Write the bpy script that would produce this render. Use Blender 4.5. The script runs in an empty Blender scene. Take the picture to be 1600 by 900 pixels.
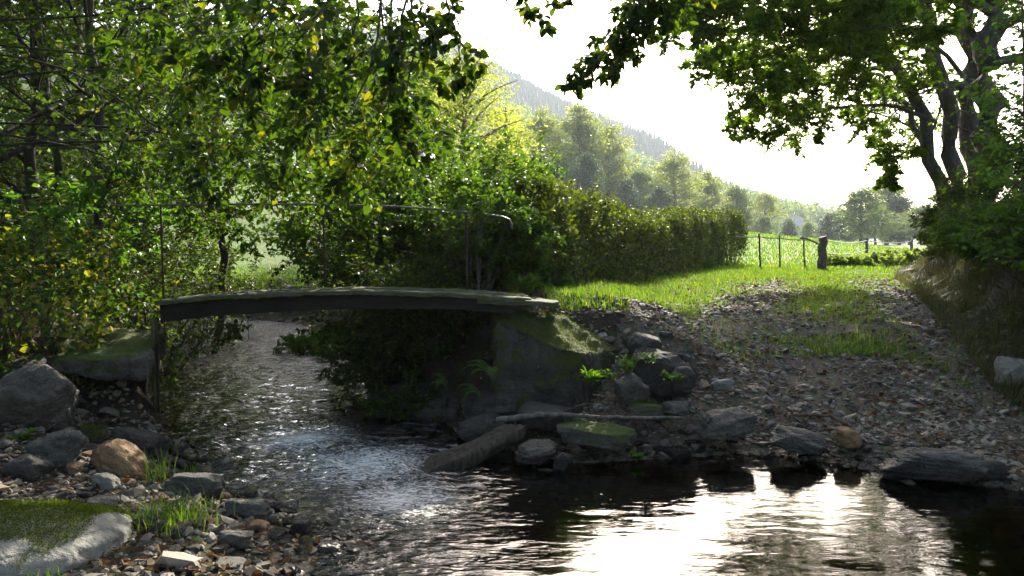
import bpy, bmesh, math, random
import numpy as np
from mathutils import Vector, Matrix
from mathutils import noise as mnoise

S = bpy.context.scene
COL = S.collection
R = math.radians
F = 1244.0                       # focal length in pixels of a 1600 px wide picture
PITCH = math.atan(60 / F)
EYE = np.array([0.0, 0.0, 2.0])

# ------------------------------------------------------------------ camera, sky, sun, exposure
cd = bpy.data.cameras.new('camera'); cam = bpy.data.objects.new('camera', cd); COL.objects.link(cam)
cam.location = EYE; cam.rotation_euler = (R(90) - PITCH, 0, 0)
cd.sensor_width = 36; cd.lens = 36 * F / 1600; cd.clip_start = 0.05; cd.clip_end = 5000
S.camera = cam
SUN_EL, SUN_AZ = R(31), R(14)    # azimuth from +Y towards +X
W = bpy.data.worlds.new('World'); S.world = W; W.use_nodes = True
nt = W.node_tree; bg = nt.nodes['Background']; sky = nt.nodes.new('ShaderNodeTexSky')
sky.sky_type = 'NISHITA'; sky.sun_disc = False
sky.sun_elevation = SUN_EL; sky.sun_rotation = SUN_AZ
sky.air_density = 1.0; sky.dust_density = 5.0; sky.ozone_density = 1.0; sky.altitude = 300
nt.links.new(sky.outputs[0], bg.inputs[0]); bg.inputs[1].default_value = 0.15
sd = bpy.data.lights.new('sun', 'SUN'); sun = bpy.data.objects.new('sun', sd); COL.objects.link(sun)
sd.energy = 5.0; sd.angle = R(0.6); sd.color = (1.0, 0.93, 0.80)
sv = Vector((math.sin(SUN_AZ) * math.cos(SUN_EL), math.cos(SUN_AZ) * math.cos(SUN_EL), math.sin(SUN_EL)))
sun.rotation_euler = sv.to_track_quat('Z', 'Y').to_euler(); sun.location = (20, 60, 40)
vs = S.view_settings; vs.view_transform = 'Standard'; vs.look = 'None'; vs.gamma = 1; vs.use_curve_mapping = False
vs.exposure = 1.5
HAZE = 0.0002
cy = S.cycles
cy.use_denoising = True; cy.max_bounces = 7; cy.diffuse_bounces = 3; cy.glossy_bounces = 3
cy.transmission_bounces = 4; cy.transparent_max_bounces = 8; cy.volume_bounces = 0
cy.caustics_reflective = False; cy.caustics_refractive = False; cy.sample_clamp_indirect = 8
try: cy.use_adaptive_sampling = True
except Exception: pass

# ------------------------------------------------------------------ small helpers
def P(px, py, Y):
    """world point seen at pixel (px,py) of the 1600x900 photograph, at depth Y in front of the camera"""
    u = (px - 800) / F; v = (450 - py) / F
    c, s = math.cos(PITCH), math.sin(PITCH)
    d = np.array([u, c + v * s, v * c - s])
    return EYE + d * (Y / d[1])

def sstep(a, b, x):
    t = np.clip((x - a) / (b - a), 0, 1); return t * t * (3 - 2 * t)

def _h(ix, iy, iz=0):
    n = (ix * 374761393 + iy * 668265263 + iz * 2147483647 * 3 + 1013904223) & 0xffffffff
    n = ((n ^ (n >> 13)) * 1274126177) & 0xffffffff
    return ((n ^ (n >> 16)) & 0xffff) / 32767.5 - 1

def vnoise(x, y):
    x = np.asarray(x, float); y = np.asarray(y, float)
    xi = np.floor(x).astype(np.int64); yi = np.floor(y).astype(np.int64)
    fx = x - xi; fy = y - yi; fx = fx * fx * (3 - 2 * fx); fy = fy * fy * (3 - 2 * fy)
    a = _h(xi, yi); b = _h(xi + 1, yi); c = _h(xi, yi + 1); d = _h(xi + 1, yi + 1)
    return (a * (1 - fx) + b * fx) * (1 - fy) + (c * (1 - fx) + d * fx) * fy

def fbm(x, y, o=4):
    s = 0; a = 0.5; f = 1.0
    for i in range(o):
        s = s + a * vnoise(x * f + 17 * i, y * f - 31 * i); a *= 0.5; f *= 2.03
    return s

def norm(v):
    v = np.asarray(v, float)
    return v / (np.linalg.norm(v, axis=-1, keepdims=True) + 1e-9)

class MB:
    """collects vertices and polygons, then links them as ONE mesh object"""
    def __init__(s): s.v = []; s.f = []; s.n = 0
    def add(s, v, f):
        v = np.asarray(v, np.float32).reshape(-1, 3); f = np.asarray(f, np.int32)
        s.v.append(v); s.f.append(f + s.n); s.n += len(v)
    def build(s, name, mat=None, parent=None, smooth=False, inv=None):
        me = bpy.data.meshes.new(name)
        if s.n:
            v = np.concatenate(s.v)
            if inv is not None: v = v - np.asarray(inv, np.float32)
            loops = np.concatenate([f.ravel() for f in s.f])
            tot = np.concatenate([np.full(len(f), f.shape[1], np.int32) for f in s.f])
            st = np.zeros(len(tot), np.int32); st[1:] = np.cumsum(tot)[:-1]
            me.vertices.add(len(v)); me.vertices.foreach_set('co', v.ravel())
            me.loops.add(len(loops)); me.loops.foreach_set('vertex_index', loops)
            me.polygons.add(len(tot)); me.polygons.foreach_set('loop_start', st)
            try: me.polygons.foreach_set('loop_total', tot)
            except Exception: pass
            me.update(calc_edges=True); me.validate()
            me.polygons.foreach_set('use_smooth', np.full(len(me.polygons), smooth)); me.update()
        if mat: me.materials.append(mat)
        o = bpy.data.objects.new(name, me); COL.objects.link(o)
        if parent: o.parent = parent
        return o

def tag(o, label=None, cat=None, group=None, kind=None):
    if label: o['label'] = label
    if cat: o['category'] = cat
    if group: o['group'] = group
    if kind: o['kind'] = kind
    return o

def empty(name, loc, label, cat, group=None):
    o = bpy.data.objects.new(name, None); COL.objects.link(o); o.location = [float(c) for c in loc]
    o.empty_display_size = 0.2
    return tag(o, label, cat, group)

# tubes: many polylines of equal length at once
def tubes(mb, pts, rad, sides=5):
    pts = np.asarray(pts, float); rad = np.asarray(rad, float)
    if pts.ndim == 2: pts = pts[None]; rad = rad[None]
    B, N, _ = pts.shape
    if B == 0: return
    t = np.gradient(pts, axis=1); t = norm(t)
    ref = np.where(np.abs(t[..., 2:3]) > 0.9, np.array([1., 0, 0]), np.array([0, 0, 1.]))
    ref = np.broadcast_to(ref[:, :1], t.shape)
    a = norm(np.cross(t, ref)); b = np.cross(t, a)
    ang = np.arange(sides) * 2 * np.pi / sides
    ring = pts[:, :, None] + rad[:, :, None, None] * (a[:, :, None] * np.cos(ang)[None, None, :, None] + b[:, :, None] * np.sin(ang)[None, None, :, None])
    v = ring.reshape(-1, 3)
    i = np.arange(N - 1)[:, None] * sides; j = np.arange(sides)[None]; k = (j + 1) % sides
    q = np.stack([i + j, i + k, i + sides + k, i + sides + j], -1).reshape(-1, 4)
    q = (q[None] + (np.arange(B) * N * sides)[:, None, None]).reshape(-1, 4)
    mb.add(v, q)
    cap = np.arange(sides)[None] + (np.arange(B) * N * sides)[:, None] 
    mb.f.append((cap[:, ::-1] + mb.n - len(v)).astype(np.int32)); mb.f.append((cap + (N - 1) * sides + mb.n - len(v)).astype(np.int32))

# leaves: folded six-point blades, or four-point ones for far crowns
LEAF6 = np.array([[0, 0, 0], [.28, -.42, .10], [.68, -.36, .07], [1, 0, -.10], [.68, .36, .07], [.28, .42, .10]])
LEAF4 = np.array([[0, 0, 0], [.45, -.42, .10], [1, 0, -.08], [.45, .42, .10]])
def leaves(mb, pos, axis, nrm, size, width=0.75, simple=False):
    L = (LEAF4 if simple else LEAF6).copy(); L[:, 1] *= width
    axis = norm(axis); side = norm(np.cross(nrm, axis)); up = np.cross(axis, side)
    size = np.asarray(size)[:, None, None]
    v = pos[:, None] + size * (axis[:, None] * L[None, :, 0:1] + side[:, None] * L[None, :, 1:2] + up[:, None] * L[None, :, 2:3])
    n = len(pos); k = len(L)
    fq = np.array([[0, 1, 2, 3]]) if simple else np.array([[0, 1, 2, 3], [0, 3, 4, 5]])
    f = (fq[None] + (np.arange(n) * k)[:, None, None]).reshape(-1, 4)
    mb.add(v.reshape(-1, 3), f)

# ------------------------------------------------------------------ node helpers
def new_mat(name):
    m = bpy.data.materials.new(name); m.use_nodes = True; n = m.node_tree
    for x in list(n.nodes): n.nodes.remove(x)
    out = n.nodes.new('ShaderNodeOutputMaterial'); return m, n, out
def nd(n, t, **kw):
    x = n.nodes.new(t)
    for k, v in kw.items():
        if k.startswith('i_'):
            key = k[2:]; key = int(key) if key.isdigit() else key.replace('_', ' ')
            x.inputs[key].default_value = v
        else: setattr(x, k, v)
    return x
def ramp(n, src, stops, interp='LINEAR'):
    r = n.nodes.new('ShaderNodeValToRGB'); r.color_ramp.interpolation = interp
    e = r.color_ramp.elements
    while len(e) < len(stops): e.new(0.5)
    for i, (p, c) in enumerate(stops):
        e[i].position = p; e[i].color = (*c, 1) if len(c) == 3 else c
    n.links.new(src, r.inputs[0]); return r.outputs[0]
def noise(n, scale, detail=4, rough=0.55, coord=None, dist=0, out='Fac'):
    t = nd(n, 'ShaderNodeTexNoise'); t.inputs['Scale'].default_value = scale; t.inputs['Detail'].default_value = detail
    t.inputs['Roughness'].default_value = rough; t.inputs['Distortion'].default_value = dist
    if coord is not None: n.links.new(coord, t.inputs['Vector'])
    return t.outputs[out]
def geo_pos(n): return nd(n, 'ShaderNodeNewGeometry').outputs['Position']
def obj_co(n): return nd(n, 'ShaderNodeTexCoord').outputs['Object']
def mix(n, f, a, b, mode='MIX'):
    m = nd(n, 'ShaderNodeMix', data_type='RGBA', blend_type=mode)
    for s, v in ((0, f), (6, a), (7, b)):
        if isinstance(v, (int, float)): m.inputs[s].default_value = v
        elif isinstance(v, tuple): m.inputs[s].default_value = (*v, 1) if len(v) == 3 else v
        else: n.links.new(v, m.inputs[s])
    return m.outputs[2]
def mth(n, op, a, b=0.0, c=None, clamp=False):
    m = nd(n, 'ShaderNodeMath', operation=op, use_clamp=clamp)
    for i, v in enumerate((a, b) if c is None else (a, b, c)):
        if isinstance(v, (int, float)): m.inputs[i].default_value = v
        else: n.links.new(v, m.inputs[i])
    return m.outputs[0]
def bump(n, h, strength=0.5, dist=0.02, prev=None):
    b = nd(n, 'ShaderNodeBump'); b.inputs['Strength'].default_value = strength; b.inputs['Distance'].default_value = dist
    n.links.new(h, b.inputs['Height'])
    if prev is not None: n.links.new(prev, b.inputs['Normal'])
    return b.outputs[0]
def principled(n, out, col, rough=0.8, nrm=None, spec=0.5):
    p = nd(n, 'ShaderNodeBsdfPrincipled')
    if isinstance(col, tuple): p.inputs['Base Color'].default_value = (*col, 1)
    else: n.links.new(col, p.inputs['Base Color'])
    if isinstance(rough, (int, float)): p.inputs['Roughness'].default_value = rough
    else: n.links.new(rough, p.inputs['Roughness'])
    p.inputs['Specular IOR Level'].default_value = spec
    if nrm is not None: n.links.new(nrm, p.inputs['Normal'])
    if out is not None: n.links.new(p.outputs[0], out.inputs[0])
    return p

def leaf_mat(name, cols, trans=0.45, tint=(1.6, 1.9, 0.7), rough=0.5, spec=0.3):
    """cols: list of (position, colour) spread at random over the leaves"""
    m, n, out = new_mat(name)
    g = nd(n, 'ShaderNodeNewGeometry')
    c = ramp(n, g.outputs['Random Per Island'], cols)
    p = principled(n, None, c, rough, spec=spec)
    t = nd(n, 'ShaderNodeBsdfTranslucent'); n.links.new(mix(n, 1.0, c, tint, 'MULTIPLY'), t.inputs[0])
    ms = nd(n, 'ShaderNodeMixShader'); ms.inputs[0].default_value = trans
    n.links.new(p.outputs[0], ms.inputs[1]); n.links.new(t.outputs[0], ms.inputs[2]); n.links.new(ms.outputs[0], out.inputs[0])
    return m
M = {}
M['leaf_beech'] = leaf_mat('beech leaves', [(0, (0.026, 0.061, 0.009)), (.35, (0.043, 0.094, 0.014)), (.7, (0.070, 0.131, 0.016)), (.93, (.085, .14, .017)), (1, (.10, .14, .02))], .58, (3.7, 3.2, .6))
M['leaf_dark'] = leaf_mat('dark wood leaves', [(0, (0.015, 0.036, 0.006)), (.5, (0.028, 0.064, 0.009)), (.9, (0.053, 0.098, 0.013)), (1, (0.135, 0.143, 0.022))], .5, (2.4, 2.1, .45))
M['leaf_hazel'] = leaf_mat('hazel leaves', [(0, (0.022, 0.056, 0.009)), (.4, (0.038, 0.086, 0.011)), (.8, (0.060, 0.112, 0.015)), (1, (0.075, 0.12, 0.016))], .45, (2.5, 2.35, .5))
M['leaf_hedge'] = leaf_mat('hedge leaves', [(0, (0.026, 0.038, 0.012)), (.4, (0.041, 0.068, 0.015)), (.75, (0.064, 0.098, 0.019)), (1, (0.105, 0.128, 0.022))], .4, (2.1, 2.0, .5))
M['leaf_left'] = leaf_mat('yellowing hedge leaves', [(0, (.03, .06, .015)), (.4, (.06, .11, .02)), (.7, (.13, .17, .025)), (.9, (.26, .25, .03)), (1, (.20, .12, .04))], .4, (1.9, 2.0, .7))
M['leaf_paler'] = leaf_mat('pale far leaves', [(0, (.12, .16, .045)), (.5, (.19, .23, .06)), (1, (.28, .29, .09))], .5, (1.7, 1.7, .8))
M['moss'] = leaf_mat('moss tufts', [(0, (.045, .065, .008)), (.5, (.085, .115, .012)), (1, (.15, .18, .02))], .35, (1.7, 1.8, .6), .8, .1)
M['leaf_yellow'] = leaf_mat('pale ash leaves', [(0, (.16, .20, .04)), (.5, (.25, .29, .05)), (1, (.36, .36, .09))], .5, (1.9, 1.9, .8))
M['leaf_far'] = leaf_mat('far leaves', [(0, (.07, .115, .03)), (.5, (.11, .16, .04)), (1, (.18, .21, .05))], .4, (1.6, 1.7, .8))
M['leaf_far_dark'] = leaf_mat('far dark leaves', [(0, (.025, .05, .02)), (.5, (.04, .07, .025)), (1, (.07, .10, .03))], .35, (1.5, 1.7, .8))
M['needle'] = leaf_mat('conifer needles', [(0, (.015, .035, .018)), (1, (.035, .06, .025))], .2, (1.3, 1.5, .8))
M['leaf_dry'] = leaf_mat('fallen leaves', [(0, (.045, .026, .013)), (.35, (.085, .045, .019)), (.6, (.13, .068, .026)), (.78, (.13, .095, .05)), (.9, (.19, .07, .018)), (.96, (.10, .10, .02)), (1, (.24, .15, .03))], .25, (1.3, 1.1, .8), .7, .2)
M['leaf_fresh'] = leaf_mat('fresh young leaves', [(0, (.035, .095, .014)), (.5, (.06, .13, .018)), (1, (.11, .16, .025))], .5, (1.8, 2.0, .6))
M['fern'] = leaf_mat('fern green', [(0, (.05, .11, .02)), (1, (.10, .18, .03))], .45, (1.7, 1.9, .6))
M['grass'] = leaf_mat('grass', [(0, (.05, .10, .015)), (.5, (.085, .16, .02)), (.85, (.13, .19, .03)), (1, (.26, .22, .08))], .5, (1.9, 2.0, .7))
M['dry_grass'] = leaf_mat('dry grass', [(0, (.04, .06, .018)), (.4, (.07, .08, .028)), (.8, (.12, .10, .045)), (1, (.06, .10, .02))], .4, (1.4, 1.4, .8))
M['weed'] = leaf_mat('weeds', [(0, (.11, .17, .04)), (1, (.24, .28, .08))], .5, (1.8, 1.9, .7))

def bark(name, a, b, moss=0.0, scale=6):
    m, n, out = new_mat(name); co = obj_co(n)
    mp = nd(n, 'ShaderNodeMapping'); mp.inputs['Scale'].default_value = (1, 1, .22); n.links.new(co, mp.inputs[0])
    f = noise(n, scale * 3, 6, .65, mp.outputs[0]); c = ramp(n, f, [(.3, a), (.7, b)])
    if moss: 
        mf = ramp(n, noise(n, 2.2, 4, .6, co), [(.62 - moss * .3, (0, 0, 0)), (.7 - moss * .3, (1, 1, 1))])
        c = mix(n, mf, c, (.05, .075, .012))
    principled(n, out, c, .85, bump(n, f, .8, .03), .25); return m
M['bark'] = bark('grey bark', (.04, .034, .03), (.17, .15, .135), .15)
M['bark_dark'] = bark('dark bark', (.02, .016, .012), (.07, .058, .045), .3)
M['bark_pale'] = bark('pale bark', (.07, .06, .05), (.20, .18, .15))
M['twig'] = bark('twig bark', (.05, .035, .022), (.15, .115, .08))
M['driftwood'] = bark('driftwood', (.05, .042, .035), (.24, .205, .165), 0, 5)
M['oldwood'] = bark('weathered wood', (.06, .05, .04), (.22, .19, .15), .12, 5)

def rock_mat(name, a, b, moss=0.0, wet=0.0, scale=3.0, mosscol=(.07, .10, .012), up=.25):
    m, n, out = new_mat(name); co = obj_co(n); g = nd(n, 'ShaderNodeNewGeometry')
    f1 = noise(n, scale, 8, .62, co, .4); f2 = noise(n, scale * 9, 5, .6, co)
    v = nd(n, 'ShaderNodeTexVoronoi', feature='DISTANCE_TO_EDGE'); v.inputs['Scale'].default_value = scale * .9
    n.links.new(mix(n, .35, co, noise(n, scale * 1.5, 4, .6, co, out='Color')), v.inputs['Vector'])
    crack = ramp(n, v.outputs['Distance'], [(0, (0, 0, 0)), (.03, (1, 1, 1))])
    c = ramp(n, f1, [(.28, a), (.5, tuple((x + y) / 2 for x, y in zip(a, b))), (.72, b)])
    c = mix(n, .35, c, ramp(n, f2, [(.35, (.35, .35, .35)), (.65, (1.25, 1.22, 1.18))]), 'MULTIPLY')
    c = mix(n, .25, c, crack, 'MULTIPLY')
    lich = ramp(n, noise(n, scale * 3.1, 5, .7, co), [(.66, (0, 0, 0)), (.72, (.5, .5, .5))]); c = mix(n, lich, c, (.36, .36, .31))
    h = mth(n, 'ADD', f1, mth(n, 'MULTIPLY', f2, .35)); h = mth(n, 'ADD', h, mth(n, 'MULTIPLY', crack, .12))
    h = mth(n, 'ADD', h, mth(n, 'MULTIPLY', noise(n, scale * 26, 4, .7, co), .12)); nr = bump(n, h, 1.0, .09)
    rough = .85
    if moss > 0:
        sx = nd(n, 'ShaderNodeSeparateXYZ'); n.links.new(g.outputs['Normal'], sx.inputs[0])
        upf = mth(n, 'MULTIPLY', mth(n, 'SUBTRACT', sx.outputs[2], up), 1.2)
        mn = mth(n, 'ADD', mth(n, 'MULTIPLY', noise(n, scale * .8, 7, .72, co), 1.6), mth(n, 'MULTIPLY', upf, .30))
        mf = ramp(n, mn, [(1.18 - moss * .6, (0, 0, 0)), (1.24 - moss * .6, (1, 1, 1))])
        mc = mix(n, noise(n, scale * 22, 3, .6, co), tuple(x * .45 for x in mosscol), tuple(min(1, x * 1.9) for x in mosscol))
        c = mix(n, mf, c, mc)
        nr = bump(n, mth(n, 'MULTIPLY', noise(n, scale * 30, 3, .7, co), mf), .9, .03, nr)
    if wet > 0:
        sp = nd(n, 'ShaderNodeSeparateXYZ'); n.links.new(g.outputs['Position'], sp.inputs[0])
        z = mth(n, 'ADD', sp.outputs[2], mth(n, 'MULTIPLY', noise(n, 6, 3, .5, co), -.10))
        wf = ramp(n, z, [(wet - .02, (1, 1, 1)), (wet + .05, (0, 0, 0))])
        c = mix(n, wf, c, mix(n, 1.0, c, (.33, .30, .27), 'MULTIPLY'))
        rr = nd(n, 'ShaderNodeMapRange'); n.links.new(wf, rr.inputs[0]); rr.inputs[3].default_value = .85; rr.inputs[4].default_value = .22
        rough = rr.outputs[0]
    principled(n, out, c, rough, nr, .4); return m
M['rock'] = rock_mat('grey rock', (.05, .044, .034), (.17, .152, .122), 0, .06)
M['rock_slate'] = rock_mat('blue grey rock', (.045, .044, .037), (.155, .15, .128), 0, .06, 3.5)
M['rock_moss'] = rock_mat('mossy rock', (.06, .056, .042), (.18, .165, .135), .55, .06)
M['rock_tan'] = rock_mat('tan rock', (.16, .09, .04), (.34, .22, .11), 0, .05, 2.2)
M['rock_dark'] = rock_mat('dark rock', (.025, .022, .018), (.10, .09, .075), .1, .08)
M['rock_pale'] = rock_mat('pale rock', (.16, .15, .125), (.34, .325, .28), 0, .03, 2.5)
M['boulder'] = rock_mat('pale boulder with moss', (.16, .155, .13), (.34, .325, .28), .12, 0, 1.6, (.10, .12, .012), .35)
M['concrete'] = rock_mat('mossy concrete', (.03, .027, .02), (.11, .10, .075), .72, .1, 2.6, (.065, .075, .014), .3)
M['rock_wet'] = rock_mat('wet brown rock', (.05, .03, .015), (.15, .085, .035), 0, .5)

def gravel_mat(name, cols, wetz=.04):
    m, n, out = new_mat(name); g = nd(n, 'ShaderNodeNewGeometry')
    c = ramp(n, g.outputs['Random Per Island'], cols)
    f = noise(n, 30, 4, .6, g.outputs['Position'])
    c = mix(n, .6, c, ramp(n, f, [(.3, (.5, .5, .5)), (.7, (1.2, 1.2, 1.2))]), 'MULTIPLY')
    sp = nd(n, 'ShaderNodeSeparateXYZ'); n.links.new(g.outputs['Position'], sp.inputs[0])
    wf = ramp(n, sp.outputs[2], [(wetz, (.35, .33, .3)), (wetz + .06, (1, 1, 1))])
    c = mix(n, 1.0, c, wf, 'MULTIPLY')
    principled(n, out, c, .75, bump(n, f, .5, .01), .35); return m
M['gravel'] = gravel_mat('gravel stones', [(0, (.07, .055, .038)), (.35, (.14, .117, .085)), (.7, (.225, .195, .148)), (.9, (.33, .295, .235)), (1, (.27, .17, .095))])

# ------------------------------------------------------------------ the lie of the land
LSH = [(-1.0, 2.6), (-1.1, 3.6), (-1.25, 4.9), (-1.1, 5.4), (-1.7, 5.95), (-2.3, 6.5), (-2.75, 7.1), (-3.35, 7.9), (-3.85, 8.6), (-4.45, 9.6), (-5.6, 12), (-7.2, 14.5), (-10.5, 17), (-16, 18.5), (-40, 20)]
RSH = [(-40, 25), (-16, 23.5), (-9, 22), (-5.2, 19.3), (-3.7, 16), (-2.3, 12.6), (-1.95, 10.6), (-1.55, 9.7), (-1.0, 9.0), (-.6, 8.35), (0, 7.75), (.55, 7.35), (1.2, 7.45), (2.05, 7.72), (2.6, 7.62), (3.0, 7.3), (3.4, 6.95), (4.2, 6.5), (5.2, 6.2), (7, 5.8), (30, 5), (30, 2.2)]
POLY = np.array(LSH + RSH)
def sdist(x, y):
    x = np.asarray(x, float); y = np.asarray(y, float)
    d2 = np.full(x.shape, 1e9); ins = np.zeros(x.shape, bool)
    A = POLY; B = np.roll(POLY, -1, 0)
    for (ax, ay), (bx, by) in zip(A, B):
        ex, ey = bx - ax, by - ay
        t = np.clip(((x - ax) * ex + (y - ay) * ey) / (ex * ex + ey * ey), 0, 1)
        d2 = np.minimum(d2, (x - ax - t * ex) ** 2 + (y - ay - t * ey) ** 2)
        c = ((ay > y) != (by > y)) & (x < (bx - ax) * (y - ay) / (by - ay + 1e-12) + ax); ins ^= c
    d = np.sqrt(d2); d = np.where(ins, -d, d)
    return d + .10 * fbm(x * 2.2, y * 2.2, 3)
def waterz(x, y):
    return np.interp(y, [6.2, 7.3, 8.8, 12, 25], [0, .05, .13, .17, .24]) * (1 - sstep(-1.0, .4, x))
XB_Y = [2, 7, 9, 11, 15, 20, 26, 30, 45]; XB_X = [5.6, 5.4, 5.7, 6.2, 7.9, 9.9, 13.2, 17, 30]
def land(x, y):
    x = np.asarray(x, float); y = np.asarray(y, float)
    d = sdist(x, y); wz = waterz(x, y)
    T = np.interp(y, [6, 7, 8, 9, 10, 11, 12, 15, 20, 26, 35], [.02, .06, .22, .52, .80, .97, 1.08, 1.17, 1.26, 1.33, 1.35])
    A = np.interp(y, [7.2, 8.1, 8.7, 9.3, 9.8, 28], [.06, .16, .45, 1.25, 1.42, 1.36])
    s = 1 - sstep(1.2, 3.0, x)
    U = T * (1 - s) + A * s
    U = np.where((y > 12) & (x < -1), U * 1 - .35 * sstep(-1, -5, x) * sstep(12, 17, y), U)
    xb = np.interp(y, XB_Y, XB_X)
    U = U + 1.6 * sstep(0, 1.5, x - xb) * (1 - sstep(30, 45, y)) + np.clip(x - xb - 1.5, 0, 25) * .10 * (1 - sstep(30, 45, y))
    right = wz + (U - wz) * sstep(-.05, np.where(y < 9, .6, np.where(x < 0, 1.1, .8)), d)
    k = sstep(7.6, 8.7, y)
    UL = (wz + .02 + np.interp(y, [5.2, 6.8], [.10, .25]) * np.clip(d, 0, 2.2) + .04 * np.clip(d, 0, 6)) * (1 - k) + (1.08 + .12 * np.clip(-x - 5, 0, 30)) * k
    left = wz + (UL - wz) * sstep(-.05, .5, d)
    midx = np.interp(y, [0, 4, 6, 8, 10, 12, 16, 18, 21, 24], [1, 0, -.5, -2.5, -3, -3.7, -6, -9, -15, -45])
    isl = 1.0 * (x < midx)
    z = np.where(isl > 0, left, right)
    z = np.where((y < 2.6), .25 + .1 * (2.6 - np.clip(y, -5, 2.6)), z) if True else z
    z = np.where(d < 0, wz - .34 * sstep(0, 1.1, -d) - .03, z)
    # far meadow rising to the left, then the valley and hills
    g = np.interp(x, [-120, -40, 4, 17, 24, 60], [16, 10, 5.2, 2.7, 1.4, .1])
    z = z + g * sstep(27, 62, y) * (.75 + .25 * sstep(60, 110, y)) - .9 * sstep(27, 60, y) * sstep(20, 30, x)
    z = z + np.interp(x, [-60, -14, 7, 29, 43, 58, 100], [14, 8, 5.5, 5.5, 4, 3, 2]) * sstep(62, 180, y)
    def ridge(Y0, w, xs, hs): return np.interp(x, xs, hs) * np.exp(-((np.minimum(y, Y0) - Y0) / w) ** 2) * sstep(150, 330, y)
    r = np.maximum.reduce([
        ridge(1125, 375, [-750, -150, 7, 90, 180, 212, 262, 350], [250, 240, 205, 168, 132, 104, 42, 0]),
        ridge(1650, 300, [150, 397, 530, 625, 730, 950], [215, 130, 88, 46, 8, 0]),
        ridge(700, 225, [-400, -50, 27, 112, 167, 225, 275], [140, 108, 86, 55, 28, 7, 0]),
        ridge(2300, 500, [-1000, 750, 1250], [150, 25, 50])])
    z = z + r
    near = 1 - sstep(14, 40, y)
    z = z + .035 * fbm(x * 1.6, y * 1.6, 4) * near * (d > 0) + .018 * fbm(x * 7, y * 7, 3) * near + .25 * fbm(x * .12, y * .12, 3) * sstep(20, 60, y)
    return z
def gz(x, y): return float(land(np.array([x]), np.array([y]))[0])

def spread(lo, hi, step, a, b, gro):
    r = list(np.arange(lo, hi, step)); s = step; v = r[-1]
    while v < b: s *= gro; v += s; r.append(v)
    s = step; v = lo; l = []
    while v > a: s *= gro; v -= s; l.append(v)
    return np.array(l[::-1] + r)
gx = spread(-5.5, 6.5, .055, -1300, 1400, 1.09); gy = spread(3.5, 12.5, .055, -40, 2500, 1.045)
GX, GY = np.meshgrid(gx, gy); GZ = land(GX, GY)
nx, ny = len(gx), len(gy)
V = np.stack([GX, GY, GZ], -1).reshape(-1, 3)
ii = (np.arange(ny - 1)[:, None] * nx + np.arange(nx - 1)[None]); Q = np.stack([ii, ii + 1, ii + nx + 1, ii + nx], -1).reshape(-1, 4)
cx = V[Q, 0].mean(1); cyy = V[Q, 1].mean(1)
cd_ = sdist(cx, cyy)
jag = .35 * fbm(cx * 1.3, cyy * 1.3, 3)
def track_left(y): return np.interp(y, [6, 8, 9.5, 11, 13, 16, 20, 26, 32], [-1, .6, 1.4, 2.3, 3.5, 4.5, 6.1, 8.6, 12])
def track_right(y): return np.interp(y, XB_Y, XB_X) + .15
onleft = cx < np.interp(cyy, [0, 4, 6, 8, 10, 12, 16, 18, 21, 24], [1, 0, -.5, -2.5, -3, -3.7, -6, -9, -15, -45])
reg = np.zeros(len(Q), int)                                   # 0 ground
reg[(cx > track_left(cyy) + jag) & (cx < track_right(cyy) + jag * .5) & (cyy > 5) & (cyy < 29) & ~onleft] = 1
reg[cd_ < -.12] = 2
reg[(cyy > 27 + jag * 3) & (cyy < 250)] = 3
reg[cyy >= 250] = 4

def ground_mat(name, cols, scale=1.2, bs=.8, bd=.03, fine=25):
    m, n, out = new_mat(name); p = geo_pos(n)
    f = noise(n, scale, 8, .65, p, .3); f2 = noise(n, fine, 5, .65, p)
    v = nd(n, 'ShaderNodeTexVoronoi'); v.inputs['Scale'].default_value = fine * .8; n.links.new(p, v.inputs['Vector'])
    c = ramp(n, f, cols); c = mix(n, .5, c, ramp(n, f2, [(.3, (.45, .45, .45)), (.7, (1.3, 1.3, 1.3))]), 'MULTIPLY')
    c = mix(n, .3, c, v.outputs['Color'], 'OVERLAY')
    h = mth(n, 'ADD', f2, mth(n, 'MULTIPLY', v.outputs['Distance'], -.5))
    principled(n, out, c, .9, bump(n, h, bs, bd), .2); return m
M['soil'] = ground_mat('leafy soil', [(.3, (.025, .019, .012)), (.5, (.045, .034, .022)), (.62, (.04, .045, .015)), (.75, (.07, .056, .038))])
M['track'] = ground_mat('gravelly earth', [(.3, (.06, .047, .032)), (.5, (.115, .093, .064)), (.7, (.17, .142, .10))])
M['bed'] = ground_mat('stream bed', [(.3, (.045, .032, .012)), (.5, (.09, .065, .026)), (.7, (.15, .115, .05))], 2.5, .7, .03, 9)
M['meadow'] = ground_mat('meadow turf', [(.3, (.07, .115, .022)), (.5, (.095, .15, .028)), (.7, (.13, .17, .04))], .15, .5, .05, 6)
M['hill'] = ground_mat('hillside turf', [(.3, (.03, .05, .018)), (.7, (.06, .085, .028))], .03, .3, .3, 1)
for k, (nm, mt, lb, ct) in enumerate([('ground', 'soil', 'dark leafy soil of the stream banks', 'ground'),
        ('gravel_track', 'track', 'stony earth track climbing from the ford to the field', 'path'),
        ('stream_bed', 'bed', 'brown stony bed under the stream water', 'stream bed'),
        ('meadow', 'meadow', 'sunlit green pasture sloping beyond the hedge', 'field'),
        ('hillside', 'hill', 'wooded hillside fading in haze beyond the valley', 'hill')]):
    b = MB(); b.add(V, Q[reg == k]); o = b.build(nm, M[mt], smooth=True)
    bm = bmesh.new(); bm.from_mesh(o.data); bmesh.ops.delete(bm, geom=[v for v in bm.verts if not v.link_faces], context='VERTS'); bm.to_mesh(o.data); bm.free()
    tag(o, lb, ct, kind='structure')

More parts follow.
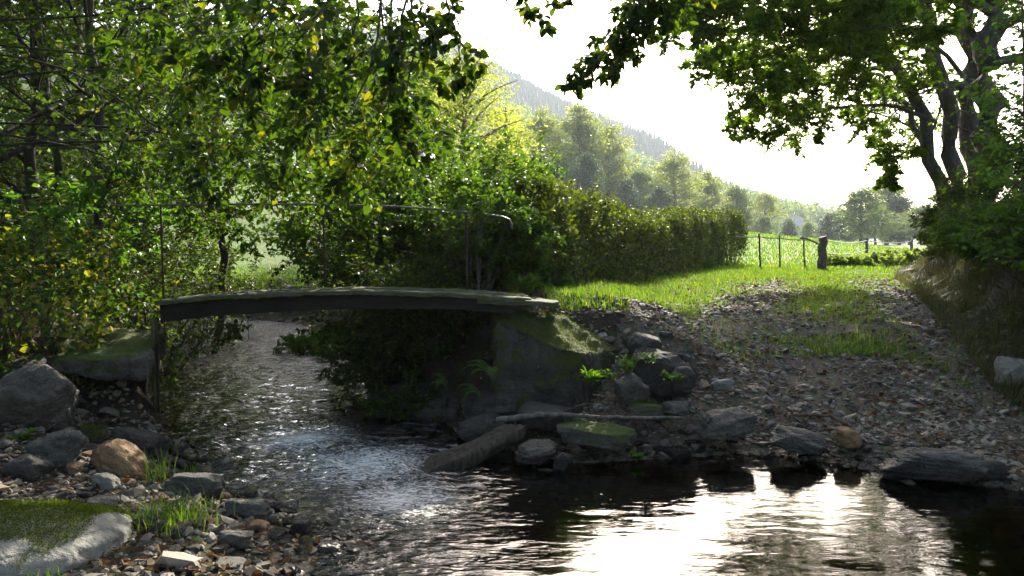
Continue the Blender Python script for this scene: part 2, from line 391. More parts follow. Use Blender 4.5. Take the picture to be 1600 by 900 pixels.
# ------------------------------------------------------------------ water
def make_water():
    wx = spread(-4.5, 5.5, .035, -38, 29, 1.07); wy = spread(3.6, 10.5, .035, 2.3, 25, 1.06)
    X, Y = np.meshgrid(wx, wy); Z = waterz(X, Y)
    rough = sstep(6.3, 7.2, Y) * (1 - sstep(-.4, .5, X)) + .7 * (1 - sstep(-1.0, .5, X)) * (1 - sstep(6.2, 7.2, Y))
    rough = np.clip(rough, 0, 1); rapid = np.exp(-(((X + 1.15) / 1.1) ** 2 + ((Y - 7.15) / .7) ** 2)) + .6 * np.exp(-(((X + 2.0) / .8) ** 2 + ((Y - 7.9) / .9) ** 2))
    calm = 1 - .6 * sstep(9, 13, Y)
    # ripples stretched across the flow
    a = fbm(X * 3.2 + .8 * Y, Y * 6.5 - .5 * X, 3); b = fbm(X * 9 + 3 * Y, Y * 15, 3)
    Z = Z + rough * calm * (.036 * a + .012 * b) + rapid * (.05 * fbm(X * 6, Y * 7, 3) + .03) + (1 - rough) * .0035 * fbm(X * 1.6, Y * 6.0 + X * .8, 3)
    v = np.stack([X, Y, Z], -1).reshape(-1, 3); n_x = len(wx)
    i = (np.arange(len(wy) - 1)[:, None] * n_x + np.arange(n_x - 1)[None]); q = np.stack([i, i + 1, i + n_x + 1, i + n_x], -1).reshape(-1, 4)
    keep = sdist(v[q, 0].mean(1), v[q, 1].mean(1)) < .6
    q = q[keep]; used = np.unique(q); rm = np.zeros(len(v), int); rm[used] = np.arange(len(used))
    m, n, out = new_mat('stream water'); p = geo_pos(n)
    sp = nd(n, 'ShaderNodeSeparateXYZ'); n.links.new(p, sp.inputs[0])
    mp = nd(n, 'ShaderNodeMapping'); mp.inputs['Scale'].default_value = (1, 2.6, 1); mp.inputs['Rotation'].default_value = (0, 0, .15); n.links.new(p, mp.inputs[0])
    n1 = noise(n, 4.2, 2, .45, mp.outputs[0], .7); n2 = noise(n, 16, 3, .55, mp.outputs[0], .4)
    # rough (1) left of x=0 and upstream, calmer (0) in the pool
    rm1 = nd(n, 'ShaderNodeMapRange', interpolation_type='SMOOTHSTEP'); n.links.new(sp.outputs[0], rm1.inputs[0])
    rm1.inputs[1].default_value = -1.5; rm1.inputs[2].default_value = .35; rm1.inputs[3].default_value = 1; rm1.inputs[4].default_value = .035
    h = mth(n, 'MULTIPLY', mth(n, 'ADD', n1, mth(n, 'MULTIPLY', n2, .18)), rm1.outputs[0])
    nr = bump(n, h, 1.0, .085)
    gl = nd(n, 'ShaderNodeBsdfGlossy'); gl.inputs['Roughness'].default_value = .03; n.links.new(nr, gl.inputs['Normal'])
    tr = nd(n, 'ShaderNodeBsdfTransparent'); tr.inputs[0].default_value = (.42, .33, .18, 1)
    fr = nd(n, 'ShaderNodeFresnel'); fr.inputs[0].default_value = 2.0; n.links.new(nr, fr.inputs['Normal'])
    ms = nd(n, 'ShaderNodeMixShader'); n.links.new(fr.outputs[0], ms.inputs[0]); n.links.new(tr.outputs[0], ms.inputs[1]); n.links.new(gl.outputs[0], ms.inputs[2])
    # foam streaks where the water breaks over the stones
    def blob(x0, y0, r):
        vd = nd(n, 'ShaderNodeVectorMath', operation='DISTANCE'); n.links.new(p, vd.inputs[0]); vd.inputs[1].default_value = (x0, y0, .08)
        return mth(n, 'SUBTRACT', 1, mth(n, 'DIVIDE', vd.outputs['Value'], r), clamp=True)
    bl = mth(n, 'MAXIMUM', mth(n, 'MAXIMUM', blob(-1.35, 7.1, 1.5), blob(-2.1, 7.9, 1.2)), blob(-.9, 6.3, 1.1))
    fn = noise(n, 11, 9, .74, mp.outputs[0], 1.8)
    ff = ramp(n, mth(n, 'ADD', fn, mth(n, 'MULTIPLY', bl, .36)), [(.72, (0, 0, 0)), (.86, (.85, .85, .85))])
    ff = mth(n, 'MULTIPLY', ff, ramp(n, bl, [(0, (0, 0, 0)), (.3, (1, 1, 1))]))
    fo = principled(n, None, (.80, .79, .76), .5, nr)
    m2 = nd(n, 'ShaderNodeMixShader'); n.links.new(ff, m2.inputs[0]); n.links.new(ms.outputs[0], m2.inputs[1]); n.links.new(fo.outputs[0], m2.inputs[2])
    n.links.new(m2.outputs[0], out.inputs[0])
    b = MB(); b.add(v[used], rm[q]); o = b.build('water', m, smooth=True)
    tag(o, 'rippling stream water running under the bridge into the bright ford pool', 'water', kind='structure')
make_water()
def G(px, py):
    """where the sight line through a pixel of the photograph meets the ground"""
    lo = 3.0
    for Y in np.arange(3.0, 40, .04):
        q = P(px, py, Y)
        if q[2] < gz(q[0], q[1]): break
    return q
# ------------------------------------------------------------------ rocks
def ico(sub):
    bm = bmesh.new(); bmesh.ops.create_icosphere(bm, subdivisions=sub, radius=1)
    v = np.array([x.co[:] for x in bm.verts]); f = np.array([[y.index for y in x.verts] for x in bm.faces]); bm.free(); return norm(v), f
ICO = {k: ico(k) for k in (1, 2, 3, 4, 5, 6)}
def rock_shape(seed, sub=4, planes=13, flat=1.0, rough=.05, round_=.05):
    rg = np.random.default_rng(seed); v, f = ICO[sub]
    ax = np.array([[1, 0, 0], [-1, 0, 0], [0, 1, 0], [0, -1, 0], [0, 0, 1], [0, 0, -1]], float)
    n = norm(ax + rg.normal(0, .22, (6, 3))); d = rg.uniform(.62, .85, 6)
    n = np.concatenate([n, norm(rg.normal(size=(planes, 3)))]); d = np.append(d, rg.uniform(.72, 1.0, planes))
    q = np.maximum(v @ n.T, 1e-3) / d; p = 1 / round_
    r = 1 / ((q ** p).sum(1) + (1 / 1.08) ** p) ** (1 / p)
    co = v * r[:, None]
    if rough and sub >= 3:
        off = Vector(rg.uniform(-50, 50, 3))
        for i in range(len(co)):
            c = Vector(co[i]); k = mnoise.fractal(c * 2.2 + off, .8, 2.1, 7) * rough + abs(mnoise.noise(c * 1.1 + off * .5)) * rough * .8 - abs(mnoise.noise(Vector((c.x * .9, c.y * .9, c.z * 5.5)) + off)) * rough * 1.1
            co[i] += v[i] * k
    return co, f
def rotz(v, a):
    c, s = math.cos(a), math.sin(a); return np.stack([v[:, 0] * c - v[:, 1] * s, v[:, 0] * s + v[:, 1] * c, v[:, 2]], -1)
def rotv(v, rx, ry, rz):
    m = np.array(Matrix.Rotation(rz, 3, 'Z') @ Matrix.Rotation(ry, 3, 'Y') @ Matrix.Rotation(rx, 3, 'X')); return v @ m.T
def rock(name, loc, rad, mat, label, seed, rot=(0, 0, 0), cat='rock', sub=4, group=None, rough=.085, round_=.018, planes=11):
    v, f = rock_shape(seed, sub, planes, rough=rough, round_=round_)
    v = rotv(v * np.array(rad), *[R(a) for a in rot])
    b = MB(); b.add(v, f); o = b.build(name, mat, smooth=sub >= 4)
    if len(loc) == 2: q = G(*loc); loc = (q[0], q[1], gz(q[0], q[1]) + rad[2] * .45)
    o.location = [float(x) for x in loc]
    return tag(o, label, cat, group)

def moss_on(o, seed, n, freq, cut, size, minz=.35, name='moss', xr=None):
    rg = np.random.default_rng(seed); me = o.data; P_ = np.zeros(len(me.polygons) * 3); N_ = P_.copy(); A = np.zeros(len(me.polygons)); me.polygons.foreach_get('center', P_); me.polygons.foreach_get('normal', N_); me.polygons.foreach_get('area', A)
    P_ = P_.reshape(-1, 3); N_ = N_.reshape(-1, 3); f = fbm(P_[:, 0] * freq + seed, P_[:, 1] * freq, 5) + .25 * fbm(P_[:, 0] * freq * 6, P_[:, 1] * freq * 6, 3); k = (N_[:, 2] > minz) & (f > cut)
    if xr is not None: k &= xr(P_)
    idx = np.nonzero(k)[0]
    if not len(idx): return
    w = A[idx] / A[idx].sum(); c = rg.choice(idx, n, p=w); r = np.sqrt(A[c])[:, None]; e = np.clip((f[c] - cut) * 4, .25, 1)
    p = P_[c] + rg.normal(size=(n, 3)) * r * .5; nn = N_[c]; p = p + nn * (rg.uniform(0, .9, n) * size * e)[:, None] - nn * .004
    b = MB(); leaves(b, p, nn * .8 + rg.normal(size=(n, 3)) * .8, rg.normal(size=(n, 3)), size * rg.uniform(.5, 1.2, n) * e, .55, True); m = b.build(name, M['moss'], o); return m
# the near left bank
B0 = rock('boulder', (-3.2, 4.6, .02), (1.05, .95, .56), M['boulder'], 'huge pale rounded boulder with a bright moss patch in the near left corner', 5, (0, 8, 20), sub=6, rough=.045, round_=.22, planes=9)
rock('rock', (60, 668), (.40, .27, .42), M['rock'], 'tall pale slanting slab leaning beside the dark hollow of the left abutment', 11, (20, -32, 15), sub=5, planes=9, round_=.06)
rock('rock', (88, 722), (0.227, 0.202, 0.185), M['rock_slate'], 'square blue grey block with a flat top in front of the slanting slab', 21, (10, 4, -20), sub=5, round_=.05, planes=8)
rock('rock', (148, 694), (0.143, 0.118, 0.118), M['rock_moss'], 'small moss topped rock between the square grey block and the orange rock', 31, (0, 10, 0), sub=5)
rock('rock', (190, 738), (.36, .19, .17), M['rock_tan'], 'smooth orange brown rock sloping down towards the water', 41, (8, 22, -12), sub=5, round_=.18, planes=8)
rock('rock', (215, 710), (0.252, 0.202, 0.176), M['rock_dark'], 'dark angular rock at the foot of the iron bridge post', 51, (12, 10, 0), sub=5)
rock('rock', (86, 572), (0.143, 0.101, 0.092), M['rock'], 'small pale stone on the bank above the slanting slab', 61, (0, -15, 0))
rock('rock', (42, 578), (0.151, 0.101, 0.076), M['rock_moss'], 'flat greenish stone left of the pale stone above the slab', 62, (0, 5, 30))
rock('rock', (20, 660), (0.134, 0.126, 0.143), M['rock_dark'], 'dark stone at the frame edge below the slanting slab', 63)
rock('rock', (45, 745), (0.168, 0.134, 0.118), M['rock_dark'], 'dark lumpy rock below the square grey block', 64)
rock('rock', (305, 772), (0.277, 0.202, 0.118), M['rock_slate'], 'flat topped grey rock with a wet black side at the left water edge', 71, (-6, 6, 8), sub=5, round_=.05, planes=9)
rock('rock', (386, 812), (0.202, 0.143, 0.101), M['rock_slate'], 'rounded grey slab right of the wet black sided rock', 72, (6, 4, -10), sub=5)
rock('rock', P(380, 778, 6.35), (0.143, 0.118, 0.084), M['rock_dark'], 'wet black lump in the water beside the flat topped grey rock', 73)
rock('rock', P(515, 858, 5.25), (0.101, 0.084, 0.059), M['rock_slate'], 'lone round grey stone standing in the shallow water', 74, sub=4)
rock('rock', (241, 808), (0.092, 0.067, 0.050), M['rock_pale'], 'pale flat stone next to the grass tuft on the left bank', 75)
rock('rock', (160, 797), (0.126, 0.101, 0.067), M['rock_slate'], 'grey stone just above the mossy boulder', 76)
rock('rock', (165, 760), (0.118, 0.084, 0.076), M['rock_pale'], 'pale upright stone in front of the orange rock', 77, (10, 20, 0))
rock('rock', (370, 852), (0.134, 0.101, 0.067), M['rock'], 'broad grey stone right of the grass tuft', 78)
rock('rock', (405, 832), (0.101, 0.084, 0.059), M['rock_tan'], 'brownish stone below the rounded grey slab', 79)
rock('rock', (468, 836), (0.084, 0.084, 0.101), M['rock_dark'], 'black jagged stone at the tip of the left stone spit', 80)
rock('rock', (440, 780), (0.084, 0.067, 0.050), M['rock_dark'], 'small wet stone where the left bank meets the rapids', 81)
rock('rock', (205, 745), (0.109, 0.084, 0.067), M['rock_moss'], 'mossy flat stone under the lower end of the orange rock', 82, (0, 12, 0))
rock('rock', P(280, 726, 7.0), (0.168, 0.084, 0.059), M['rock_dark'], 'low black rock sticking out into the stream below the post', 83, (0, 8, -20))
# around the right abutment and the ford shore
rock('rock', P(1030, 578, 8.55), (.42, .26, .26), M['rock_dark'], 'long dark rock with a pale edge beside the mossy abutment', 101, (8, 16, -8), sub=5, planes=9)
rock('rock', P(1003, 540, 8.95), (.22, .20, .17), M['rock_slate'], 'grey angular rock at the lower corner of the mossy abutment', 102, (0, 15, 10), sub=5)
rock('rock', P(1066, 592, 8.3), (.17, .16, .15), M['rock_dark'], 'round black rock at the right end of the long dark rock', 103)
rock('rock', P(985, 610, 8.1), (.20, .16, .20), M['rock'], 'fibrous looking upright rock below the leafy seedling', 104, (20, -18, 20), sub=5)
rock('rock', P(957, 497, 10.4), (.28, .2, .05), M['rock_tan'], 'flat reddish slab lying where the grass meets the gravel', 105, (0, 4, 0))
rock('rock', P(1010, 640, 7.95), (.22, .16, .09), M['rock_moss'], 'flat stone under the long branch at the shore', 106)
rock('rock', P(1060, 638, 7.95), (.16, .12, .09), M['rock'], 'pale brown stone at the thin end of the long branch', 107)
rock('rock', P(1135, 663, 7.75), (.36, .26, .16), M['rock'], 'rugged grey rock lying behind the ford shore', 108, (4, -6, 10), sub=5, rough=.10)
rock('rock', P(1245, 690, 7.5), (.34, .22, .13), M['rock'], 'rugged sloping rock touching the pool right of the first rugged rock', 109, (-4, 10, -8), sub=5, rough=.10)
rock('rock', P(1325, 684, 7.55), (.13, .12, .12), M['rock_tan'], 'small brown rock with a flat top at the notch of the shore', 110)
rock('rock', P(1462, 728, 6.85), (.50, .30, .17), M['rock_slate'], 'largest flat blue grey rock at the pool edge below the gravel', 111, (-6, 6, -6), sub=6, planes=9, round_=.05)
rock('rock', P(1400, 735, 6.9), (.16, .14, .10), M['rock_dark'], 'wet dark rock at the left end of the largest flat rock', 112)
rock('rock', P(1545, 735, 6.8), (.17, .13, .12), M['rock'], 'grey stone right of the largest flat rock', 113)
rock('rock', P(1585, 585, 8.9), (.26, .22, .24), M['rock_pale'], 'pale boulder half buried in the right bank at the frame edge', 114, sub=5)
rock('rock', P(930, 680, 7.55), (.42, .20, .13), M['rock_moss'], 'flat mossy rock lying at the water under the long branch', 115, (0, 6, -4), sub=5)
rock('rock', P(838, 708, 7.3), (.30, .18, .13), M['rock'], 'water worn pale rock with a hollow beside the dark log', 116, (10, -10, 30), sub=5, rough=.13, round_=.2)
rock('rock', P(748, 672, 8.0), (.32, .22, .16), M['rock_dark'], 'dark rounded rock behind the upper end of the log', 117, (0, -10, 10), sub=5)
rock('rock', P(876, 724, 7.15), (.07, .05, .14), M['rock_slate'], 'thin upright slab at the waterline', 118, (12, 20, 0))
rock('rock', P(710, 765, 6.7), (.34, .22, .08), M['rock_wet'], 'brown rock under the water below the log', 119, (0, 0, -6), sub=5, round_=.2)
rock('rock', P(620, 815, 6.0), (.28, .26, .08), M['rock_dark'], 'dark submerged rock under the rapids', 120, (0, 0, 20), sub=5, round_=.2)
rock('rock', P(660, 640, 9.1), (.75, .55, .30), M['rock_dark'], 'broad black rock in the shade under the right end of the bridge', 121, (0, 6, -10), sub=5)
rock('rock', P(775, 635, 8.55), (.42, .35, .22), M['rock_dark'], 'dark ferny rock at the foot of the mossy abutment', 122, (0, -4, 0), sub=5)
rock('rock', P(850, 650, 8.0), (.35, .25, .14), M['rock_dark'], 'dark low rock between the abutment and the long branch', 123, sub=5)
rock('rock', P(1420, 430, 21), (.35, .3, .2), M['rock_dark'], 'dark stone at the foot of the bank where the track bends away', 124)
rock('rock', P(1128, 600, 8.6), (.13, .10, .07), M['rock_pale'], 'pale stone on the gravel right of the round black rock', 125)

moss_on(B0, 3, 75000, 2.2, -.62, .014, .25, xr=lambda p: (p[:, 1] > -.38 + .3 * fbm(p[:, 0] * 4, p[:, 1] * 4)) & (p[:, 0] < .60 + .3 * fbm(p[:, 1] * 4, p[:, 0] * 4)))
for k, o in enumerate([o for o in COL.objects if o.name.startswith('rock') and o.data.materials and o.data.materials[0] == M['rock_moss']]): moss_on(o, 30 + k, 3500, 4, -.15, .012, .45)

# medium stones, one shape family copied
protos = []
for k, mt in enumerate(['rock', 'rock_slate', 'rock', 'rock_tan', 'rock_dark', 'rock', 'rock_pale', 'rock_slate']):
    v, f = rock_shape(200 + k, 3, 9, rough=.03, round_=.03); b = MB(); b.add(v * np.array([1, .75, .5]), f)
    me = b.build('stone', M[mt]).data; protos.append(me); bpy.data.objects.remove(bpy.data.objects[-1] if False else [o for o in COL.objects if o.data == me][0])
def stones(pts, sizes, group, labels, seed):
    rg = random.Random(seed)
    for (x, y), sz in zip(pts, sizes):
        k = rg.randrange(len(protos)); o = bpy.data.objects.new('stone', protos[k]); COL.objects.link(o)
        o.location = (x, y, gz(x, y) + sz * .12); o.scale = (sz, sz * rg.uniform(.7, 1.1), sz * rg.uniform(.6, 1.1))
        o.rotation_euler = (rg.gauss(0, .25), rg.gauss(0, .25), rg.uniform(0, 6.28)); tag(o, labels, 'stone', group)
rg = np.random.default_rng(3)
def scatter(n, x0, x1, y0, y1, cond):
    out = []
    while len(out) < n:
        x = rg.uniform(x0, x1, 400); y = rg.uniform(y0, y1, 400); k = cond(x, y)
        out += list(zip(x[k], y[k]))
    return out[:n]
a = scatter(120, -4.6, -.9, 4.7, 8.0, lambda x, y: (sdist(x, y) > -.22) & (sdist(x, y) < 1.7) & (x < -.3 - .4 * (y - 4)) & (rg.random(len(x)) < 1.2 - .5 * sdist(x, y)))
stones(a, rg.uniform(.035, .12, 120) * rg.uniform(.7, 1.1, 120), 'loose stones on the left bank', 'loose angular stone among the rubble of the left bank', 1)
a = scatter(130, -.4, 5.6, 6.2, 8.6, lambda x, y: (sdist(x, y) > -.12) & (sdist(x, y) < .9) & (x > -1) & (rg.random(len(x)) < 1 - .7 * sdist(x, y)))
stones(a, rg.uniform(.035, .10, 130), 'stones along the ford shore', 'stone lying in the wet rim of the pool below the gravel track', 2)

# gravel: far too many to count
def gravel():
    rg = np.random.default_rng(8); v0, f0 = ICO[1]; b = MB(); B = 16; var = []
    for k in range(B):
        n = norm(rg.normal(size=(7, 3))); d = rg.uniform(.5, .9, 7); q = np.maximum(v0 @ n.T, 1e-3) / d
        var.append(v0 / np.maximum(q.max(1, keepdims=True), .9))
    def put(x, y, s, flat=.45):
        z = land(x, y); N = len(x); idx = rg.integers(0, B, N)
        sh = np.array(var)[idx] * (s[:, None] * np.stack([np.ones(N), rg.uniform(.5, .95, N), rg.uniform(flat * .6, flat * 1.5, N)], -1))[:, None]
        a = rg.uniform(0, 6.28, N); t = rg.normal(0, .35, N)
        x1 = sh[..., 0] * np.cos(t)[:, None] - sh[..., 2] * np.sin(t)[:, None]; z1 = sh[..., 0] * np.sin(t)[:, None] + sh[..., 2] * np.cos(t)[:, None]
        X = x1 * np.cos(a)[:, None] - sh[..., 1] * np.sin(a)[:, None]; Y = x1 * np.sin(a)[:, None] + sh[..., 1] * np.cos(a)[:, None]
        vv = np.stack([X + x[:, None], Y + y[:, None], z1 + (z + s * flat * .25)[:, None]], -1)
        f = (f0[None] + (np.arange(N) * len(v0))[:, None, None]).reshape(-1, 3); b.add(vv.reshape(-1, 3), f)
    # track
    N = 85000; y = 6.0 + 14 * rg.random(N) ** 1.9; x = rg.uniform(-.6, 9.8, N); d = sdist(x, y)
    k = (d > -.25) & (x > track_left(y) - .5 - 1.2 * sstep(9.6, 9.0, y) + .6 * fbm(x, y, 3)) & (x < track_right(y) + .25 + .6 * fbm(x, y + 9, 3)) & (rg.random(N) < .9)
    strip = np.exp(-((x - 4.6 - .35 * (y - 11)) / .55) ** 2) * sstep(9.8, 10.8, y)
    k &= rg.random(N) > strip * .8; k &= rg.random(N) < .62 + 1.2 * (fbm(x * 1.1 + 40, y * 1.1, 4) + .25)
    k &= rg.random(N) > sstep(14, 24, y) * .8
    x, y = x[k], y[k]; s = np.exp(rg.normal(-3.95, .55, len(x))) * (1 + .02 * y); put(x, y, np.clip(s, .008, .10), .38)
    # left bank rubble
    N = 9000; x = rg.uniform(-5.5, -.8, N); y = rg.uniform(4.2, 8.2, N); d = sdist(x, y)
    k = (d > -.35) & (d < 2.6) & (x < np.interp(y, [0, 4, 6, 8.3], [1, 0, -.5, -2.5])); x, y = x[k], y[k]
    put(x, y, np.exp(rg.normal(-3.7, .5, len(x))))
    # stream bed pebbles
    N = 14000; x = rg.uniform(-9, 5.5, N); y = rg.uniform(4.2, 15, N); d = sdist(x, y); k = (d < 0) & (d > -1.6); x, y = x[k], y[k]
    put(x, y, np.exp(rg.normal(-3.3, .5, len(x))), .4)
    # gravel bar in the sun upstream
    N = 2500; x = rg.uniform(-15, -4, N); y = rg.uniform(19, 27, N); k = (sdist(x, y) > -.2) & (sdist(x, y) < 2.5); x, y = x[k], y[k]
    put(x, y, np.exp(rg.normal(-2.7, .5, len(x))), .4)
    o = b.build('gravel', M['gravel']); tag(o, 'loose grey gravel of the track and stream banks', 'gravel', kind='stuff')
gravel()
a = scatter(90, -.5, 1.9, 7.3, 9.4, lambda x, y: (sdist(x, y) > -.05) & (sdist(x, y) < 1.6))
stones(a, rg.uniform(.05, .17, 90) * rg.uniform(.6, 1, 90), 'stones round the foot of the abutment', 'rough stone in the rubble between the abutment and the pool', 5)

def litter():
    rg = np.random.default_rng(18); b = MB(); N = 42000
    y = 4.5 + 16 * rg.random(N) ** 1.7; x = rg.uniform(-6, 9.5, N); d = sdist(x, y)
    w = .35 + .5 * (fbm(x * 1.3, y * 1.3, 3) > .05) + .8 * np.exp(-((x - .9) / .9) ** 2 - ((y - 7.7) / .35) ** 2)
    k = (d > .02) & (rg.random(N) < w * .8); x, y = x[k], y[k]; n = len(x)
    p = np.stack([x, y, land(x, y) + rg.uniform(.012, .045, n)], -1)
    ax = rg.normal(size=(n, 3)) * [1, 1, .25]; nm = np.array([0, 0, 1.]) + rg.normal(size=(n, 3)) * .45
    leaves(b, p, ax, nm, rg.uniform(.03, .075, n), .8)
    o = b.build('leaf_litter', M['leaf_dry']); tag(o, 'brown and orange fallen leaves scattered over gravel and banks', 'fallen leaves', kind='stuff')
litter()

# ------------------------------------------------------------------ grass
def blades(b, x, y, h, w, rg, lean=.5, z=None):
    n = len(x); z = land(x, y) - .01 if z is None else z
    a = rg.uniform(0, 6.28, n); dx, dy = np.cos(a), np.sin(a); sx, sy = -dy, dx; L = rg.uniform(.1, 1, n) * lean * h
    p = np.stack([x, y, z], -1); s = np.stack([sx, sy, 0 * sx], -1) * (w / 2)[:, None]; d = np.stack([dx, dy, 0 * dx], -1)
    m = p + d * (L * .3)[:, None] + np.stack([0 * h, 0 * h, h * .6], -1); t = p + d * L[:, None] + np.stack([0 * h, 0 * h, h], -1)
    v = np.stack([p - s, p + s, m + s * .8, m - s * .8, t + s * .1, t - s * .1], 1)
    f = np.array([[0, 1, 2, 3], [3, 2, 4, 5]]); f = (f[None] + (np.arange(n) * 6)[:, None, None]).reshape(-1, 4); b.add(v.reshape(-1, 3), f)
def grass():
    rg = np.random.default_rng(28)
    b = MB()
    # verge between hedge and track
    N = 150000; y = 9.4 + 20 * rg.random(N) ** 1.6; x = rg.uniform(.4, 13, N)
    hx = np.interp(y, [11.5, 17.2, 23.5, 31], [.5, 2.3, 4.9, 9]) - .3
    dens = sstep(-.3, .8, fbm(x * .9, y * .9, 3) + .5) 
    k = (x > hx) & (x < track_left(y) + .15 + 1.1 * fbm(x * .8, y * .8, 3) + .8 * sstep(15, 24, y)) & (rg.random(N) < dens)
    blades(b, x[k], y[k], rg.uniform(.03, .13, k.sum()), rg.uniform(.005, .011, k.sum()) * (1 + .04 * y[k]), rg, .8)
    # strip in the middle of the track and thin grass towards the gate
    N = 150000; y = 9.6 + 19.4 * rg.random(N) ** 1.3; x = rg.uniform(2, 15, N)
    w = 1.3 * np.exp(-((x - 4.6 - .35 * (y - 11)) / .6) ** 2) * (.75 + 1.2 * fbm(x * 1.5, y * 1.5, 3)) + .12 * (fbm(x * 1.2 + 7, y * 1.2, 3) > .1) + .9 * sstep(17, 23, y) * (fbm(x * .7, y * .7, 3) > -.1)
    k = (rg.random(N) < w) & (x < track_right(y)) & (x > track_left(y) - .3)
    blades(b, x[k], y[k], rg.uniform(.03, .11, k.sum()), rg.uniform(.006, .012, k.sum()) * (1 + .04 * y[k]), rg, .8)
    # meadow behind the fence, coarser blades
    N = 60000; y = 26 + 40 * rg.random(N) ** 1.3; x = rg.uniform(-6, 30, N)
    blades(b, x, y, rg.uniform(.06, .16, N), rg.uniform(.03, .06, N), rg, .7)
    # sunlit clearing upstream
    N = 30000; x = rg.uniform(-16, 0, N); y = rg.uniform(15, 32, N); k = (sdist(x, y) > .4) & (x > np.interp(y, [15, 20, 32], [-4, -9, -16])) & (x < 0)
    blades(b, x[k], y[k], rg.uniform(.05, .2, k.sum()), rg.uniform(.012, .025, k.sum()), rg, .7)
    # track tufts
    for cx_, cy_, r_, c_ in [(4.3, 9.9, .25, 500), (4.9, 9.4, .2, 250), (3.5, 10.2, .2, 250), (5.1, 8.9, .12, 80), (2.6, 9.6, .2, 160), (6.0, 8.7, .35, 400), (5.9, 7.6, .3, 250)]:
        x = rg.normal(cx_, r_, c_); y = rg.normal(cy_, r_ * .7, c_); blades(b, x, y, rg.uniform(.03, .12, c_), rg.uniform(.005, .01, c_), rg, .9)
    tag(b.build('grass', M['grass']), 'fresh green grass of the verge, track strip and pasture', 'grass', kind='stuff')
    b = MB(); N = 75000; y = 7 + 19 * rg.random(N); x = np.interp(y, XB_Y, XB_X) + rg.uniform(-.3, 2.6, N)
    k = rg.random(N) < .5 + fbm(x * .9, y * .9, 3); x, y = x[k], y[k]
    blades(b, x, y, rg.uniform(.06, .30, len(x)), rg.uniform(.006, .014, len(x)), rg, 1.5)
    N = 5000; y = rg.uniform(8.3, 11, N); x = rg.uniform(-7.5, -4, N); k = sdist(x, y) > .5; blades(b, x[k], y[k], rg.uniform(.05, .22, k.sum()), rg.uniform(.006, .012, k.sum()), rg, 1.3)
    tag(b.build('dry_grass', M['dry_grass']), 'dry brownish grass hanging on the right bank', 'grass', kind='stuff')
grass()
def tuft(px, py, Y, n, h, label, spreadr=.08, mat='grass', flop=1.2, name='grass_tuft'):
    rg = np.random.default_rng(int(px)); c = P(px, py, Y); x = rg.normal(c[0], spreadr, n); y = rg.normal(c[1], spreadr, n)
    b = MB(); blades(b, x - c[0], y - c[1], rg.uniform(.3, 1, n) * h, rg.uniform(.005, .010, n), rg, flop, z=np.full(n, 0.))
    o = b.build(name, M[mat]); o.location = (float(c[0]), float(c[1]), gz(c[0], c[1])); tag(o, label, 'grass')
tuft(262, 838, 5.3, 420, .20, 'thick green grass tuft among the stones of the left bank', .13)
tuft(250, 765, 6.2, 60, .30, 'thin tall blades of grass beside the orange rock', .05, flop=.5)
tuft(60, 893, 4.2, 40, .1, 'sparse grass wisp at the near edge of the mossy boulder', .05, flop=.5)
tuft(300, 745, 6.75, 50, .16, 'few grass blades on the flat topped grey rock', .05, flop=.8)

# ------------------------------------------------------------------ bridge
def box(b, x0, x1, y0, y1, z0, z1):
    v = [(x, y, z) for x in (x0, x1) for y in (y0, y1) for z in (z0, z1)]
    b.add(v, [[0, 1, 3, 2], [4, 6, 7, 5], [0, 4, 5, 1], [2, 3, 7, 6], [0, 2, 6, 4], [1, 5, 7, 3]])
def bars(b, path, wy, h, seed=0, chip=0.0):
    """a long board following path (list of x,y,z of its upper middle line), width wy across y, height h"""
    rg = np.random.default_rng(seed); p = np.array(path, float); n = len(p)
    w = wy / 2 * (1 + rg.normal(0, chip, n)); hh = h * (1 + rg.normal(0, chip, n))
    e = min(.012, h * .3)
    prof = [(-1, -hh, 0), (1, -hh, 0), (1, 0 * hh - e, 0), (1, 0 * hh, -e), (-1, 0 * hh, e), (-1, 0 * hh - e, 0)]
    ring = np.stack([np.stack([p[:, 0], p[:, 1] + s * w + o, p[:, 2] + z + (rg.normal(0, .004, n) if chip else 0)], -1) for s, z, o in prof], 1)
    k = len(prof); b.add(ring.reshape(-1, 3), [[i * k + j, i * k + (j + 1) % k, (i + 1) * k + (j + 1) % k, (i + 1) * k + j] for i in range(n - 1) for j in range(k)])
    m = b.n - n * k; b.f.append(np.array([[m + j for j in range(k)][::-1]], np.int32)); b.f.append(np.array([[m + (n - 1) * k + j for j in range(k)]], np.int32))
def deckz(x):
    px = [243, 330, 450, 560, 700, 825, 880]; py = [470, 461, 456, 453, 457, 466, 474]
    X = [P(a, c, 8.5)[0] for a, c in zip(px, py)]; Z = [P(a, c, 8.5)[2] for a, c in zip(px, py)]
    return np.interp(x, X, Z)
